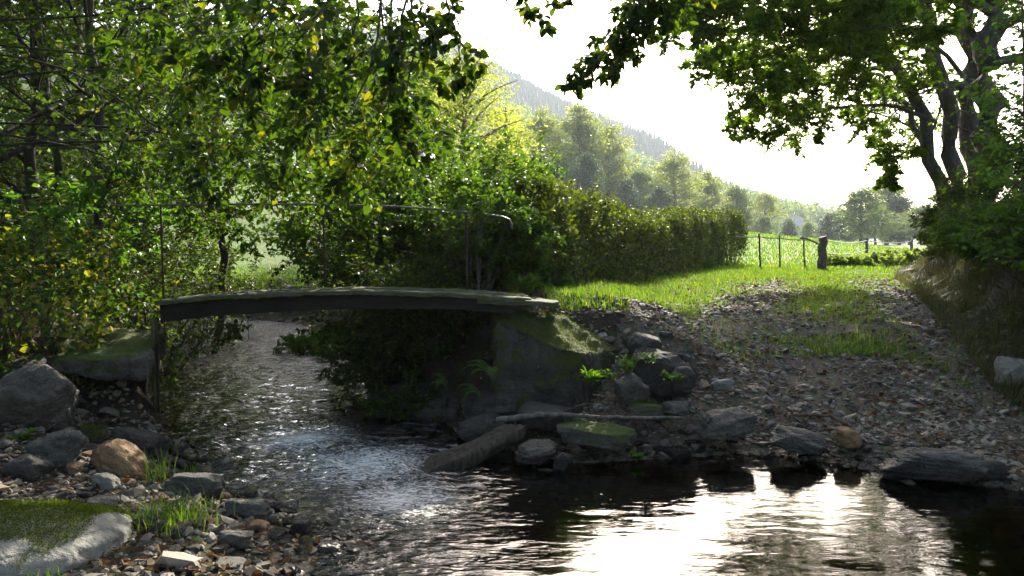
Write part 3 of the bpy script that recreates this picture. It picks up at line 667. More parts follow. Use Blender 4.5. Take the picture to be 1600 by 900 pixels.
def bridge():
    t = empty('footbridge', (-1.8, 9.0, .3), 'narrow mossy arched footbridge with an iron handrail across the stream', 'bridge'); iv = np.array([-1.8, 9.0, .3])
    xa, xb = P(243, 470, 8.5)[0], P(825, 466, 8.5)[0]
    xs = np.linspace(xa, xb, 60); rgp = np.random.default_rng(2)
    ys = np.linspace(8.6, 9.36, 5)
    for i, y in enumerate(ys):
        b = MB(); e = rgp.uniform(-.06, .06); q = np.linspace(xa + e * .5, xb + e, 70)
        bars(b, np.stack([q, np.full(70, y), deckz(q) + rgp.normal(0, .004)], -1), .176, .048, i, .08); o = b.build('plank', M['deck'], t, inv=iv); moss_on(o, 50 + i, 2500, 5, .02, .012, .5)
    for y in (8.62, 9.32):
        b = MB(); q = np.linspace(xa + .02, xb - .15, 50); hgt = np.interp(q, [xa, xb], [.19, .12])
        p = np.stack([q, np.full(50, y), deckz(q) - .05], -1); rings = []
        for s, k in ((-1, 1), (1, 1), (1, 0), (-1, 0)): rings.append(np.stack([p[:, 0], p[:, 1] + s * .06, p[:, 2] - k * hgt], -1))
        r_ = np.stack(rings, 1); b.add(r_.reshape(-1, 3), [[i * 4 + j, i * 4 + (j + 1) % 4, i * 4 + 4 + (j + 1) % 4, i * 4 + 4 + j] for i in range(49) for j in range(4)] + [[3, 2, 1, 0], [196, 197, 198, 199]])
        b.build('beam', M['beam'], t, inv=iv)
    b = MB(); q = np.linspace(P(745, 466, 8.46)[0], P(874, 476, 8.46)[0], 14)
    bars(b, np.stack([q, np.full(14, 8.62), np.linspace(deckz(q[0]) - .05, P(874, 473, 8.5)[2], 14)], -1), .20, .045, 9, .05); b.build('end_plank', M['deck'], t, inv=iv)
    b = MB(); q = np.linspace(xb - .1, xb + .36, 10); bars(b, np.stack([q, np.full(10, 9.1), deckz(q) - .03], -1), .5, .05, 12, .05); b.build('end_plank', M['deck'], t, inv=iv)
    # support post standing in the left bank
    b = MB(); a = P(237, 500, 8.5); z0 = .1; zz = np.linspace(a[2] + .02, z0, 8)
    tubes(b, np.stack([np.full(8, a[0]) + np.array([0, .004, -.003, .006, 0, .01, .004, .01]), np.full(8, 8.54), zz], -1), np.full(8, .034), 8); b.build('support_post', M['rust_moss'], t, smooth=True, inv=iv)
    b = MB(); a = P(244, 500, 8.5); tubes(b, np.stack([np.full(6, a[0]), np.full(6, 8.52), np.linspace(a[2], .12, 6)], -1), np.full(6, .014), 6); b.build('support_post', M['iron'], t, smooth=True, inv=iv)
    # handrail on the upstream side
    cp = np.array([P(x, y, 9.4) for x, y in [(156, 332), (160, 325), (168, 321), (200, 321), (300, 320), (400, 319), (505, 319.5), (600, 322), (700, 328), (760, 335), (786, 339), (796, 343), (799, 350), (800, 358)]])
    b = MB(); tubes(b, cp, np.full(len(cp), .0125), 8); b.build('handrail', M['rail'], t, smooth=True, inv=iv)
    for px in (251, 505, 728):
        top = P(px, np.interp(px, [250, 505, 728], [321, 321, 332]), 9.4); z0 = float(deckz(top[0])) - .02
        b = MB(); bx = np.linspace(0, 1, 6); tubes(b, np.stack([top[0] + .012 * bx, np.full(6, 9.4), top[2] + (z0 - top[2]) * bx], -1), np.full(6, .016 if px > 600 else .013), 6); b.build('rail_post', M['iron'], t, smooth=True, inv=iv)
def simple(name, cols, rough=.8, scale=8, bs=.5, spec=.4, metal=0, stretch=None):
    m, n, out = new_mat(name); co = obj_co(n)
    if stretch: mp = nd(n, 'ShaderNodeMapping'); mp.inputs['Scale'].default_value = stretch; n.links.new(co, mp.inputs[0]); co = mp.outputs[0]
    f = noise(n, scale, 7, .65, co); c = ramp(n, f, cols); p = principled(n, out, c, rough, bump(n, f, bs, .02), spec); p.inputs['Metallic'].default_value = metal; return m
M['deck'] = simple('weathered mossy planks', [(.3, (.06, .06, .035)), (.45, (.12, .115, .08)), (.56, (.07, .085, .018)), (.7, (.17, .16, .13))], .9, 5, .7, stretch=(.6, 3, 3))
M['beam'] = simple('dark damp beam', [(.3, (.012, .011, .008)), (.7, (.035, .03, .02))], .85, 6, .7, stretch=(.4, 2, 2))
M['iron'] = simple('rusty iron', [(.35, (.03, .022, .018)), (.65, (.08, .045, .03))], .7, 20, .4)
M['rail'] = simple('worn grey pipe', [(.35, (.10, .085, .075)), (.65, (.24, .22, .20))], .45, 25, .3)
M['rust_moss'] = simple('mossy post', [(.3, (.05, .045, .03)), (.5, (.08, .09, .02)), (.7, (.14, .12, .09))], .85, 9, .6)
bridge()

def hull(name, pts, mat, label, cat, cuts=5, amp=.03, parent=None):
    bm = bmesh.new(); [bm.verts.new(p) for p in pts]; bmesh.ops.convex_hull(bm, input=list(bm.verts))
    bmesh.ops.bevel(bm, geom=list(bm.edges), offset=.035, segments=2, affect='EDGES', profile=.6)
    for _ in range(cuts):
        bmesh.ops.triangulate(bm, faces=list(bm.faces))
        L = [e for e in bm.edges if e.calc_length() > .05]
        if not L: break
        bmesh.ops.subdivide_edges(bm, edges=L, cuts=1)
    bm.normal_update(); 
    for v in bm.verts: v.co += v.normal * (mnoise.fractal(v.co * 3.1, .9, 2.1, 5) * amp + mnoise.noise(v.co * 1.1) * amp)
    me = bpy.data.meshes.new(name); bmesh.ops.triangulate(bm, faces=list(bm.faces)); bm.to_mesh(me); bm.free(); me.materials.append(mat); me.polygons.foreach_set('use_smooth', [True] * len(me.polygons))
    o = bpy.data.objects.new(name, me); COL.objects.link(o); o.parent = parent
    if label: tag(o, label, cat)
    return o
AB = hull('abutment', [P(772, 482, 9.5), P(905, 480, 10.0), P(980, 545, 9.1), P(772, 497, 8.5), P(912, 552, 8.3), (P(772, 490, 9.5)[0], 9.5, -.2), (P(768, 490, 8.45)[0], 8.4, -.15), (P(890, 490, 8.3)[0], 8.15, -.1), (1.35, 9.2, .1), (.9, 10.2, .3)],
     M['concrete'], 'massive moss covered abutment block under the right end of the bridge', 'abutment', 7, .07)
moss_on(AB, 60, 26000, 1.8, -.12, .015, .25)
t = empty('abutment', (-4.2, 8.4, .2), 'dark hollow abutment under the left end of the bridge', 'abutment')
def lhull(*a, **k):
    o = hull(*a, **k, parent=t); o.matrix_parent_inverse = Matrix.Translation((4.2, -8.4, -.2)); return o
lhull('slab', [(-4.5, 7.7, .93), (-3.62, 7.8, .93), (-3.88, 8.9, 1.1), (-5.1, 9.2, 1.12), (-4.5, 7.7, .76), (-3.65, 7.85, .70), (-3.92, 8.9, .8), (-5.1, 9.2, .8)], M['rock_moss'], None, None, cuts=6, amp=.05)
lhull('block', [(-5.0, 8.55, .85), (-3.98, 8.6, .85), (-4.2, 9.4, .85), (-5.1, 9.6, .85), (-5.0, 8.5, -.1), (-3.95, 8.55, -.1), (-4.2, 9.4, -.1), (-5.1, 9.6, -.1)], M['rock_dark'], None, None, cuts=4, amp=.04)
lhull('block', [(-5.3, 7.9, .85), (-4.62, 7.85, .85), (-4.65, 8.7, .9), (-5.3, 8.9, .9), (-5.4, 7.8, .1), (-4.6, 7.8, .1), (-4.6, 8.7, .1), (-5.3, 8.9, .1)], M['rock_dark'], None, None, cuts=4, amp=.05)

# ------------------------------------------------------------------ driftwood
def crom(pts, n):
    p = np.asarray(pts, float); p = np.vstack([2 * p[0] - p[1], p, 2 * p[-1] - p[-2]]); out = []
    m = len(p) - 3
    for t_ in np.linspace(0, m, n):
        i = min(int(t_), m - 1); t = t_ - i; a, b_, c, d = p[i:i + 4]
        out.append(.5 * (2 * b_ + (c - a) * t + (2 * a - 5 * b_ + 4 * c - d) * t * t + (3 * b_ - a - 3 * c + d) * t ** 3))
    return np.array(out)
def stick(name, pts, r0, r1, label, mat='driftwood', wob=.01, sides=8, n=24, cat='branch', twigs=()):
    rg = np.random.default_rng(len(label)); p = crom(pts, n) + rg.normal(0, wob, (n, 3)) * .4; c = p[0].copy(); b = MB()
    tubes(b, p - c, np.linspace(r0, r1, n) * (1 + rg.normal(0, .06, n)), sides)
    for k, d, r_ in twigs:
        q = p[k] - c; d = np.array(d); tubes(b, crom([q, q + d * .5 + rg.normal(0, .02, 3), q + d], 6), np.linspace(r_, r_ * .4, 6), 5)
    o = b.build(name, M[mat], smooth=True); o.location = [float(x) for x in c]; tag(o, label, cat)
stick('fallen_branch', [P(776, 656, 7.75), P(860, 648, 7.7), P(940, 652, 7.7), P(1066, 653, 7.75)], .030, .014, 'long pale curved branch lying across the shore rocks', twigs=[(12, (.1, -.1, .06), .008), (16, (-.05, .05, .09), .007), (18, (.12, .1, .02), .007)])
stick('fallen_branch', [P(1240, 648, 8.1), P(1290, 650, 8.0), P(1330, 668, 7.9), P(1395, 690, 7.7)], .018, .008, 'crooked dark branch on the gravel above the pool', 'twig', .02)
stick('fallen_branch', [P(1060, 611, 8.4), P(1110, 613, 8.4), P(1165, 610, 8.45)], .010, .005, 'thin dark stick right of the round black rock', 'twig')
stick('fallen_branch', [P(255, 690, 7.6), P(290, 715, 7.1), P(330, 719, 6.95)], .035, .02, 'black rotten branch in the water below the iron post', 'bark_dark', .03, twigs=[(8, (.1, .02, .08), .02), (4, (-.05, -.1, .08), .015)])
stick('fallen_branch', [P(105, 595, 7.4), P(118, 640, 7.2), P(140, 695, 6.95)], .006, .004, 'thin pale cane leaning over the mossy left rocks', 'driftwood')
stick('fallen_branch', [P(0, 690, 6.9), P(60, 676, 6.8), P(100, 655, 6.9)], .006, .003, 'thin twig lying on the square grey block', 'twig')
stick('fallen_branch', [P(215, 890, 4.9), P(270, 845, 5.2), P(345, 790, 5.7)], .009, .004, 'bent brown twig across the grass tuft', 'twig', .02)
stick('fallen_branch', [P(930, 640, 8.0), P(960, 622, 8.0), P(985, 640, 7.9)], .012, .005, 'tangled dead twig below the fibrous rock', 'twig', .04, twigs=[(6, (.15, 0, .06), .006), (10, (-.2, .05, .05), .006), (14, (.1, -.1, .08), .006)])
stick('fallen_branch', [P(870, 645, 7.95), P(930, 630, 8.0), P(990, 625, 8.0)], .009, .004, 'thin dark branch just behind the long pale branch', 'twig', .02)
# the log: half round split trunk with a flat pale top
def log():
    a, c = P(655, 742, 6.95), P(812, 668, 7.65); n = 60; p = np.linspace(a, c, n); ax = norm(c - a); sd = norm(np.cross(ax, [0, 0, 1])); up = np.cross(sd, ax)
    k = 20; ang = np.arange(k) * 2 * np.pi / k; rings = []
    for i, q in enumerate(p):
        t = i / (n - 1); r = .15 * (1 - .25 * t) * (1 - .75 * sstep(.25, 0, t)) * (1 - .35 * sstep(.9, 1, t)) * (1 + .04 * vnoise(t * 9, 0)); ro = []
        for w in ang:
            x_, y_ = math.cos(w), math.sin(w); y_ = min(y_, .38 + .05 * float(vnoise(t * 6, x_ * 2))); rr = r * (1 + .26 * float(vnoise(math.cos(w) * 2.5 + 9, t * 6)) + .13 * float(vnoise(math.cos(w) * 8 + 3, t * 4 + math.sin(w) * 5)))
            ro.append(q + sd * x_ * rr * 1.1 + up * y_ * rr)
        rings.append(ro)
    v = np.array(rings).reshape(-1, 3); f = [[i * k + j, i * k + (j + 1) % k, (i + 1) * k + (j + 1) % k, (i + 1) * k + j] for i in range(n - 1) for j in range(k)]
    b = MB(); b.add(v - a, f); b.f.append(np.array([list(range(k))[::-1]], np.int32)); b.f.append(np.array([[(n - 1) * k + j for j in range(k)]], np.int32))
    o = b.build('log', M['driftwood_dark'], smooth=True); o.location = [float(x) for x in a]; tag(o, 'thick split log with a pale top reaching into the rapids', 'log')
M['driftwood_dark'] = bark('wet driftwood', (.012, .009, .006), (.10, .08, .058), 0, 7)
log()

# ------------------------------------------------------------------ trees
def perp(d, rg):
    r_ = rg.normal(size=3); r_ -= d * r_.dot(d); return r_ / (np.linalg.norm(r_) + 1e-9)
class Tree:
    def __init__(s, seed, spec): s.rg = np.random.default_rng(seed); s.spec = spec; s.wood = {}; s.tw = []
    def seg(s, pts, rad, key): s.wood.setdefault(key, []).append((pts, rad))
    def grow(s, st, d, L, r0, lv):
        sp = s.spec[lv]; rg = s.rg; n = sp.get('seg', 5); p = np.array(st, float); d = norm(d); pts = [p]
        for i in range(n):
            d = norm(d + rg.normal(size=3) * sp.get('wob', .12) + np.array([0, 0, sp.get('lift', 0)])); p = p + d * L / n; pts.append(p)
        pts = np.array(pts); rad = r0 * np.linspace(1, .3, n + 1); s.seg(pts, rad, (n, max(3, 6 - lv)))
        if lv + 1 >= len(s.spec): s.tw.append(pts); return
        s.kids(pts, rad, L, lv + 1)
    def kids(s, pts, rad, L, lv, t0=None, num=None, Lc=None, bias=None):
        sp = s.spec[lv]; rg = s.rg; n = len(pts) - 1; m = num or sp['n']; t0 = sp.get('t0', .25) if t0 is None else t0; ph = rg.uniform(0, 6.28)
        for j in range(m):
            t = t0 + (1 - t0) * (j + rg.random()) / m; u = min(t * n, n - 1e-3); i = int(u); q = pts[i] + (pts[i + 1] - pts[i]) * (u - i); d = norm(pts[i + 1] - pts[i])
            a = perp(d, rg) if not sp.get('flat') else norm(np.cross(d, [0, 0, 1]) * (1 if j % 2 else -1) + rg.normal(size=3) * sp['flat'])
            ang = sp.get('ang', .9) * rg.uniform(.75, 1.25); dd = d * math.cos(ang) + a * math.sin(ang)
            if bias is not None: dd = dd + np.array(bias)
            ll = (Lc if Lc else L * sp['ratio']) * (1.1 - .55 * t) * rg.uniform(.7, 1.2)
            s.grow(q, dd, ll, max(rad[min(i, len(rad) - 1)] * sp.get('rr', .5), .0025), lv)
    def stem(s, ctrl, r0, r1, n=14, num=10, Lc=2.0, t0=.3, bias=None, lv=0):
        p = crom(ctrl, n + 1); p[1:-1] += s.rg.normal(0, .3, (n - 1, 3)) * r0; rad = np.linspace(r0, r1, n + 1); s.seg(p, rad, (n, 12 if r0 > .06 else 7)); 
        if num: s.kids(p, rad, 0, lv, t0, num, Lc, bias)
        return p
    def emit(s, name, label, cat, base, bark_m, leaf_m, size, per=8, group=None, width=.75, simple=False, droop=-.15, tilt=.45, stray=.0, crown='crown', maxl=None):
        rg = s.rg; base = np.array(base, float); t = empty(name, base, label, cat, group)
        b = MB()
        for (n, sd_), L in s.wood.items(): tubes(b, np.array([a[0] for a in L]), np.array([a[1] for a in L]), sd_)
        b.build('trunk', bark_m, t, smooth=True, inv=base)
        tw = np.array(s.tw); T, n1, _ = tw.shape; n = n1 - 1
        tt = np.tile((np.arange(per) + .6) / per, (T, 1)) + rg.normal(0, .04, (T, per)); tt = np.clip(tt, .02, .999) * n; i = tt.astype(int); fr = (tt - i)[..., None]
        a0 = np.take_along_axis(tw, i[..., None], 1); a1 = np.take_along_axis(tw, i[..., None] + 1, 1); pos = a0 + (a1 - a0) * fr; d = norm(a1 - a0)
        up = np.array([0, 0, 1.]) + rg.normal(size=pos.shape) * tilt; sdv = norm(np.cross(d, up)); sg = np.where(np.arange(per) % 2, 1, -1)[None, :, None]
        ax = d * .55 + sdv * sg * rg.uniform(.5, 1.1, (T, per, 1)) + np.array([0, 0, droop]) + rg.normal(size=pos.shape) * .2
        pos = pos.reshape(-1, 3) + rg.normal(size=(T * per, 3)) * stray
        b = MB(); leaves(b, pos, ax.reshape(-1, 3), up.reshape(-1, 3), size * rg.uniform(.6, 1.2, T * per), width, simple)
        b.build(crown, leaf_m, t, inv=base); s.nleaf = T * per
        return t
# beech specs: long limbs, flat sprays of twigs
def spec(l0=2.5, n1=9, n2=6, flat=.45, lift=.0, seg=5, leafl=.34, r1=.55, r2=.5):
    return [dict(n=10, ang=1.0, wob=.10, lift=lift, seg=6, rr=.45), dict(n=n1, ang=.85, ratio=r1, wob=.12, lift=lift * .5, seg=5, flat=flat, t0=.15, rr=.45),
            dict(n=n2, ang=.8, ratio=r2, wob=.12, lift=-.02, seg=4, flat=flat, t0=.1, rr=.5)]
up = np.array([0, 0, 1.])

# -- the multi-stemmed tree on the right bank
def right_tree():
    K = lambda x, y, Y: P(x, y, Y * 1.4)
    T = Tree(301, spec(lift=.02, n1=9, n2=7)); Y = 17; b0 = K(1490, 338, Y); base = (b0[0], b0[1], gz(b0[0], b0[1]))
    def low(px): a = K(px, 345, Y); a[2] = base[2] - .25; return a
    s1 = T.stem([low(1472), K(1474, 300, 17), K(1446, 195, 16.8), K(1400, 105, 16.4), K(1352, 10, 16), K(1325, -120, 15.5), K(1310, -300, 15)], .21, .11, 20, 8, 4.2, .5)
    s2 = T.stem([low(1492), K(1494, 300, 17), K(1480, 180, 17), K(1452, 60, 16.8), K(1430, -80, 16.6), K(1410, -300, 16)], .27, .16, 20, 8, 4.5, .55)
    s3 = T.stem([low(1518), K(1514, 300, 17.1), K(1516, 150, 17.2), K(1512, 0, 17.2), K(1500, -180, 17.3), K(1510, -380, 17)], .33, .21, 20, 8, 4.8, .55)
    s5 = T.stem([low(1470), K(1472, 300, 17.2), K(1440, 230, 17.4), K(1420, 180, 17.6), K(1385, 130, 18)], .15, .07, 14, 8, 2.2, .4)
    for c, r, num, L in [
        ([K(1402, 108, 16.4), K(1330, 110, 15.5), K(1240, 135, 14.5), K(1150, 150, 13.8)], .06, 14, 1.5),
        ([K(1352, 10, 16), K(1270, 15, 14.5), K(1180, 45, 13.2), K(1090, 55, 12)], .06, 16, 1.5),
        ([K(1430, -60, 16.6), K(1280, -70, 14.5), K(1150, -20, 12.5), K(1060, 15, 11.4)], .07, 16, 1.2),
        ([K(1462, 190, 16.8), K(1390, 165, 16), K(1300, 170, 15), K(1205, 200, 14)], .05, 11, 1.1),
        ([K(1325, -120, 15.5), K(1280, -110, 13), K(1230, -60, 11), K(1200, -20, 10)], .06, 14, 1.4),
        ([K(1400, 105, 16.4), K(1350, 60, 14.5), K(1290, 50, 13), K(1200, 90, 12)], .05, 14, 1.4),
        ([K(1410, -180, 16.2), K(1380, -200, 13), K(1360, -180, 10), K(1380, -200, 8)], .07, 14, 1.6),
        ([K(1505, 120, 17), K(1450, 60, 15), K(1400, 40, 13.5), K(1340, 50, 12.5)], .05, 12, 1.3),
        ([K(1500, -20, 17.2), K(1440, -80, 14), K(1400, -60, 12), K(1380, -20, 11)], .05, 12, 1.4),
        ([K(1440, 230, 17.4), K(1410, 240, 17), K(1380, 275, 16.5)], .03, 6, .7)]:
        T.stem(c, r * 1.4, .016, 12, int(num * 1.35), L * 1.4, .2, bias=(-.12, -.08, .02))
    t = T.emit('beech_tree', 'tall beech with several dark stems rising from the right bank', 'tree', base, M['bark'], M['leaf_beech'], .10, 11, width=.75)
    T2 = Tree(302, spec(n1=8)); Y = 16; a = K(1550, 345, Y); g = gz(a[0], a[1])
    T2.stem([(a[0], a[1], g - .2), K(1548, 250, Y), K(1542, 120, Y), K(1555, 0, Y), K(1560, -150, Y), K(1560, -400, Y)], .42, .26, 18, 16, 3.6, .35)
    T2.emit('beech_tree', 'straight dark trunk right of the many stemmed beech', 'tree', (a[0], a[1], g), M['bark'], M['leaf_beech'], .10, 8)
    return T.nleaf + T2.nleaf
right_tree()

# -- trees whose trunks stand outside the frame and whose boughs hang into it
def overhang():
    T = Tree(311, [dict(n=8, ang=.8, wob=.10, lift=-.05, seg=6, rr=.5), dict(n=4, ang=.8, ratio=.5, wob=.12, lift=-.06, seg=4, flat=.6, t0=.1, rr=.5)])
    base = (-4.6, 3.2, gz(-4.6, 3.2)); tr = crom([(-4.6, 3.2, base[2] - .2), (-4.5, 3.3, 2.5), (-4.3, 3.5, 5.0), (-4.2, 3.6, 9)], 14)
    T.seg(tr, np.linspace(.26, .14, 14), (13, 12))
    main = [(-4.35, 3.45, 4.4), (-3.2, 4.2, 4.7), (-1.8, 4.9, 4.6), (-.4, 5.5, 4.3), (.9, 6.0, 4.1)]; T.stem(main, .10, .035, 16, 0)
    m2 = [(-4.3, 3.5, 5.0), (-3.6, 4.6, 5.0), (-3.0, 5.6, 4.8), (-2.4, 6.6, 4.6)]; T.stem(m2, .08, .03, 12, 0)
    def hang(st, pts, num, L=.75, r=.012): T.stem([st] + pts, r, .003, 14, int(num * .55), L, .2, bias=(0, 0, -.1))
    hang((-.4, 5.5, 4.3), [P(640, -20, 5.5), P(622, 90, 5.4), P(600, 190, 5.4), P(555, 260, 5.4)], 22)
    hang((-.2, 5.6, 4.3), [P(650, -20, 5.5), P(650, 60, 5.3), P(635, 150, 5.3), P(645, 240, 5.3)], 18, .4)
    hang((-.6, 5.4, 4.3), [P(600, -30, 5.3), P(590, 60, 5.2), P(560, 150, 5.2), P(530, 190, 5.2)], 20)
    hang((-1.0, 5.2, 4.4), [P(540, -40, 5.1), P(500, 20, 5.0), P(460, 70, 5.0), P(430, 130, 5.0)], 24)
    hang((-1.4, 5.0, 4.5), [P(470, -60, 5.0), P(430, 0, 5.0), P(380, 60, 5.0), P(330, 90, 5.0)], 24)
    hang((-.3, 5.5, 4.3), [P(690, -50, 5.6), P(700, 10, 5.6), P(715, 60, 5.6), P(720, 110, 5.6)], 14, .35)
    hang((.2, 5.7, 4.2), [P(780, -90, 6), P(800, -40, 6), P(830, 0, 6), P(870, 15, 6)], 12, .3)
    hang((-.8, 5.3, 4.4), [P(560, -40, 5.2), P(560, 20, 5.2), P(540, 90, 5.3), P(490, 160, 5.4)], 22)
    hang((-1.8, 4.9, 4.6), [P(400, -60, 5.3), P(350, 0, 5.4), P(290, 40, 5.5), P(230, 60, 5.6)], 22)
    hang((-2.4, 6.6, 4.6), [P(380, 20, 6.8), P(400, 100, 6.8), P(380, 190, 6.8), P(330, 240, 6.7)], 26)
    hang((-2.4, 6.6, 4.6), [P(450, 20, 6.9), P(490, 110, 7.0), P(480, 200, 7.0), P(440, 270, 7.0)], 26)
    hang((-2.2, 6.4, 4.6), [P(540, 20, 6.9), P(570, 110, 7.0), P(560, 220, 7.0), P(500, 300, 7.2)], 26)
    hang((-2.8, 6.0, 4.7), [P(300, 30, 6.8), P(290, 110, 6.8), P(260, 200, 6.8), P(290, 290, 6.8)], 20)
    hang((-1.0, 5.8, 4.5), [P(600, 60, 7.4), P(620, 150, 7.5), P(610, 230, 7.6), P(570, 290, 7.7)], 22)
    for k in range(12):     # the roof of leaves above the picture
        a = T.rg.uniform(0, 1); q = np.array(main[1]) * (1 - a) + np.array(main[4]) * a + T.rg.normal(0, .3, 3) * [1, 1, .4] + [0, 0, .4]
        T.stem([q, q + [T.rg.uniform(-.5, .8), .8, .3], q + [T.rg.uniform(-.8, 1.2), 1.8, .2]], .012, .003, 10, 12, .8, .15)
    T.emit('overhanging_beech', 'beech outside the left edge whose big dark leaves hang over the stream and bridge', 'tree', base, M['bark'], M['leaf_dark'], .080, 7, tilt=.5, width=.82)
    T = Tree(312, [dict(n=8, ang=.8, wob=.12, lift=-.03, seg=6, rr=.5), dict(n=4, ang=.8, ratio=.5, wob=.12, lift=-.04, seg=4, flat=.6, t0=.1, rr=.5)])
    base = (5.6, 4.0, .9); T.seg(crom([(5.6, 4.0, .3), (5.5, 4.1, 3), (5.2, 4.2, 6), (5.0, 4.2, 9)], 14), np.linspace(.28, .15, 14), (13, 12))
    T.stem([(5.3, 4.15, 4.6), (4.2, 4.6, 4.8), (2.8, 5.0, 4.4), (1.6, 5.2, 4.1)], .09, .03, 14, 10, 1.0, .3)
    hang2 = lambda st, pts, num, L=.4, r=.010: T.stem([st] + pts, r, .003, 14, num, L, .2, bias=(-.1, 0, -.1))
    hang2((1.6, 5.2, 4.1), [P(1060, -80, 5.2), P(1010, 0, 5.2), P(965, 60, 5.2), P(900, 128, 5.2)], 24, .30)
    hang2((1.6, 5.2, 4.1), [P(1080, -60, 5.4), P(1020, 10, 5.4), P(985, 70, 5.5), P(950, 100, 5.5)], 20, .28)
    hang2((1.9, 5.2, 4.2), [P(1100, -80, 5.4), P(1060, -20, 5.5), P(1020, 20, 5.6)], 16, .35)
    for k in range(5):
        q = np.array([T.rg.uniform(3, 4.8), T.rg.uniform(4.5, 6), T.rg.uniform(4.6, 5.4)])
        T.stem([q, q + [T.rg.uniform(-.8, .8), .8, .3], q + [T.rg.uniform(-1, 1), 1.8, .3]], .012, .003, 10, 12, .8, .15)
    T.emit('overhanging_oak', 'tree beyond the right edge with one dark leafy twig end hanging before the white sky', 'tree', base, M['bark'], M['leaf_dark'], .062, 8, tilt=.6, width=.7)
    T = Tree(313, [dict(n=8, ang=.8, wob=.12, lift=-.03, seg=6, rr=.5), dict(n=6, ang=.8, ratio=.5, wob=.12, lift=-.04, seg=4, flat=.5, t0=.1, rr=.5)])
    base = (-8.6, 8.6, gz(-8.6, 8.6)); T.seg(crom([(-8.6, 8.6, base[2] - .2), (-8.5, 8.6, 3.5), (-8.3, 8.7, 6), (-8.0, 8.8, 9)], 14), np.linspace(.22, .10, 14), (13, 12))
    for z0, pts, num in [(4.2, [P(50, 60, 9), P(300, 90, 9), P(470, 150, 9.6), P(620, 240, 10.0)], 30), (3.8, [P(40, 140, 9.2), P(250, 180, 9), P(400, 230, 9.8), P(560, 290, 10.2)], 30),
                         (3.4, [P(20, 220, 9.4), P(160, 260, 9.4), P(280, 290, 10.2), P(380, 310, 10.4)], 22), (4.8, [P(60, -20, 9), P(330, 0, 9), P(500, 50, 9), P(640, 150, 9.2)], 30),
                         (4.4, [P(150, 20, 10), P(380, 60, 10.2), P(560, 140, 10.2), P(680, 240, 10)], 30), (4.0, [P(120, 110, 10), P(330, 170, 10.2), P(480, 220, 10.2), P(640, 300, 10.2)], 28),
                         (3.2, [P(200, 200, 10), P(340, 260, 10.4), P(450, 320, 10.6), P(500, 390, 10.8)], 18), (3.2, [P(250, 230, 10.5), P(400, 300, 10.8), P(520, 340, 10.9), P(600, 370, 11)], 18)]:
        pts = [q + T.rg.normal(0, .22, 3) * [.5, .5, 1] for q in pts]; T.stem([(-8.4, 8.65, z0 + T.rg.uniform(-.6, .9))] + pts, .016, .004, 20, num, 1.05, .36, bias=(.1, 0, -.08))
    T.emit('overhanging_hazel', 'low branching tree beyond the left edge whose sprays hang behind the bridge', 'tree', base, M['bark_dark'], M['leaf_hazel'], .082, 9, tilt=.5, width=.8)
overhang()

# -- the wood on the left
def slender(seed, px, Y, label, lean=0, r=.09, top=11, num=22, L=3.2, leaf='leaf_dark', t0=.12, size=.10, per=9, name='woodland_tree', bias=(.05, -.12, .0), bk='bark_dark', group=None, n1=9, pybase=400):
    a = P(px, pybase, Y); g = gz(a[0], a[1]); T = Tree(seed, spec(n1=n1, n2=5, lift=.015)); rg = T.rg
    c = [np.array([a[0], a[1], g - .2])]
    for k in range(1, 6): c.append(np.array([a[0] + lean * k / 5 + rg.normal(0, .12), a[1] + rg.normal(0, .12), g + top * k / 5]))
    T.stem(c, r, r * .3, 20, num, L, t0, bias)
    return T.emit(name, label, 'tree', (a[0], a[1], g), M[bk], M[leaf], size, per, group=group)
slender(401, 62, 13, 'slender trunk nearest the left edge of the wood', .1, .10)
slender(402, 100, 14.5, 'second slender dark trunk from the left in the wood', -.3, .085)
slender(403, 143, 12, 'forked slender trunk right of the two thin ones in the left wood', .25, .075)
slender(404, 215, 17, 'thin tree deep in the left wood behind the forked trunk', .2, .08)
slender(405, 330, 16, 'leafy tree behind the left half of the handrail', .6, .09, 10, 26, 3.0, t0=.22)
slender(406, -60, 11, 'tree beyond the left edge whose boughs reach into the wood', .4, .12, 10, 24, 3.4)
g_ = 'backdrop trees of the left wood'
rr_ = random.Random(5)
for k, (px, Y) in enumerate([(-80, 22), (20, 24), (120, 21), (190, 26), (300, 31), (60, 32), (240, 33), (620, 38)]):
    slender(420 + k, px, Y, 'leafy tree crowded in the back of the left wood', rr_.uniform(-.6, .6), .13, 12.5 + Y * .1, 24, 3.6, 'leaf_hazel' if k % 3 else 'leaf_dark', size=.18, per=7, group=g_, n1=8, t0=.12)

# -- bushes grown from the ground
def bush(seed, x, y, rad, h, label, leaf, size, stems=14, per=6, name='bush', cat='bush', lean=(0, 0, 0), L=.7, num=12, bk='twig', group=None, width=.75, z=None, t0=.2, n1=6, arch=.5):
    g = gz(x, y) if z is None else z
    T = Tree(seed, [dict(n=8, ang=.8, wob=.14, lift=.0, seg=5, rr=.5), dict(n=n1, ang=.8, ratio=.5, wob=.14, lift=0, seg=4, flat=.8, t0=.1, rr=.5)]); rg = T.rg
    for k in range(stems):
        a = rg.uniform(0, 6.28); q = rg.uniform(.25, 1) ** .7; o = np.array([math.cos(a), math.sin(a), 0]) * rad * q; hh = h * rg.uniform(.65, 1.05) * (1 - .25 * q * q)
        b0 = np.array([x, y, g - .05]) + o * .25
        T.stem([b0, b0 + o * .3 + up * hh * .4, b0 + o * .75 + up * hh * .8 + np.array(lean) * .6, b0 + o * (1 + arch * .3) + up * hh * (1 - arch * .1) + np.array(lean)], .016 * h ** .5, .004, 10, num, L, t0)
    return T.emit(name, label, 'bush' if cat == 'bush' else cat, (x, y, g), M[bk], M[leaf], size, per, group=group, width=width, crown='foliage')
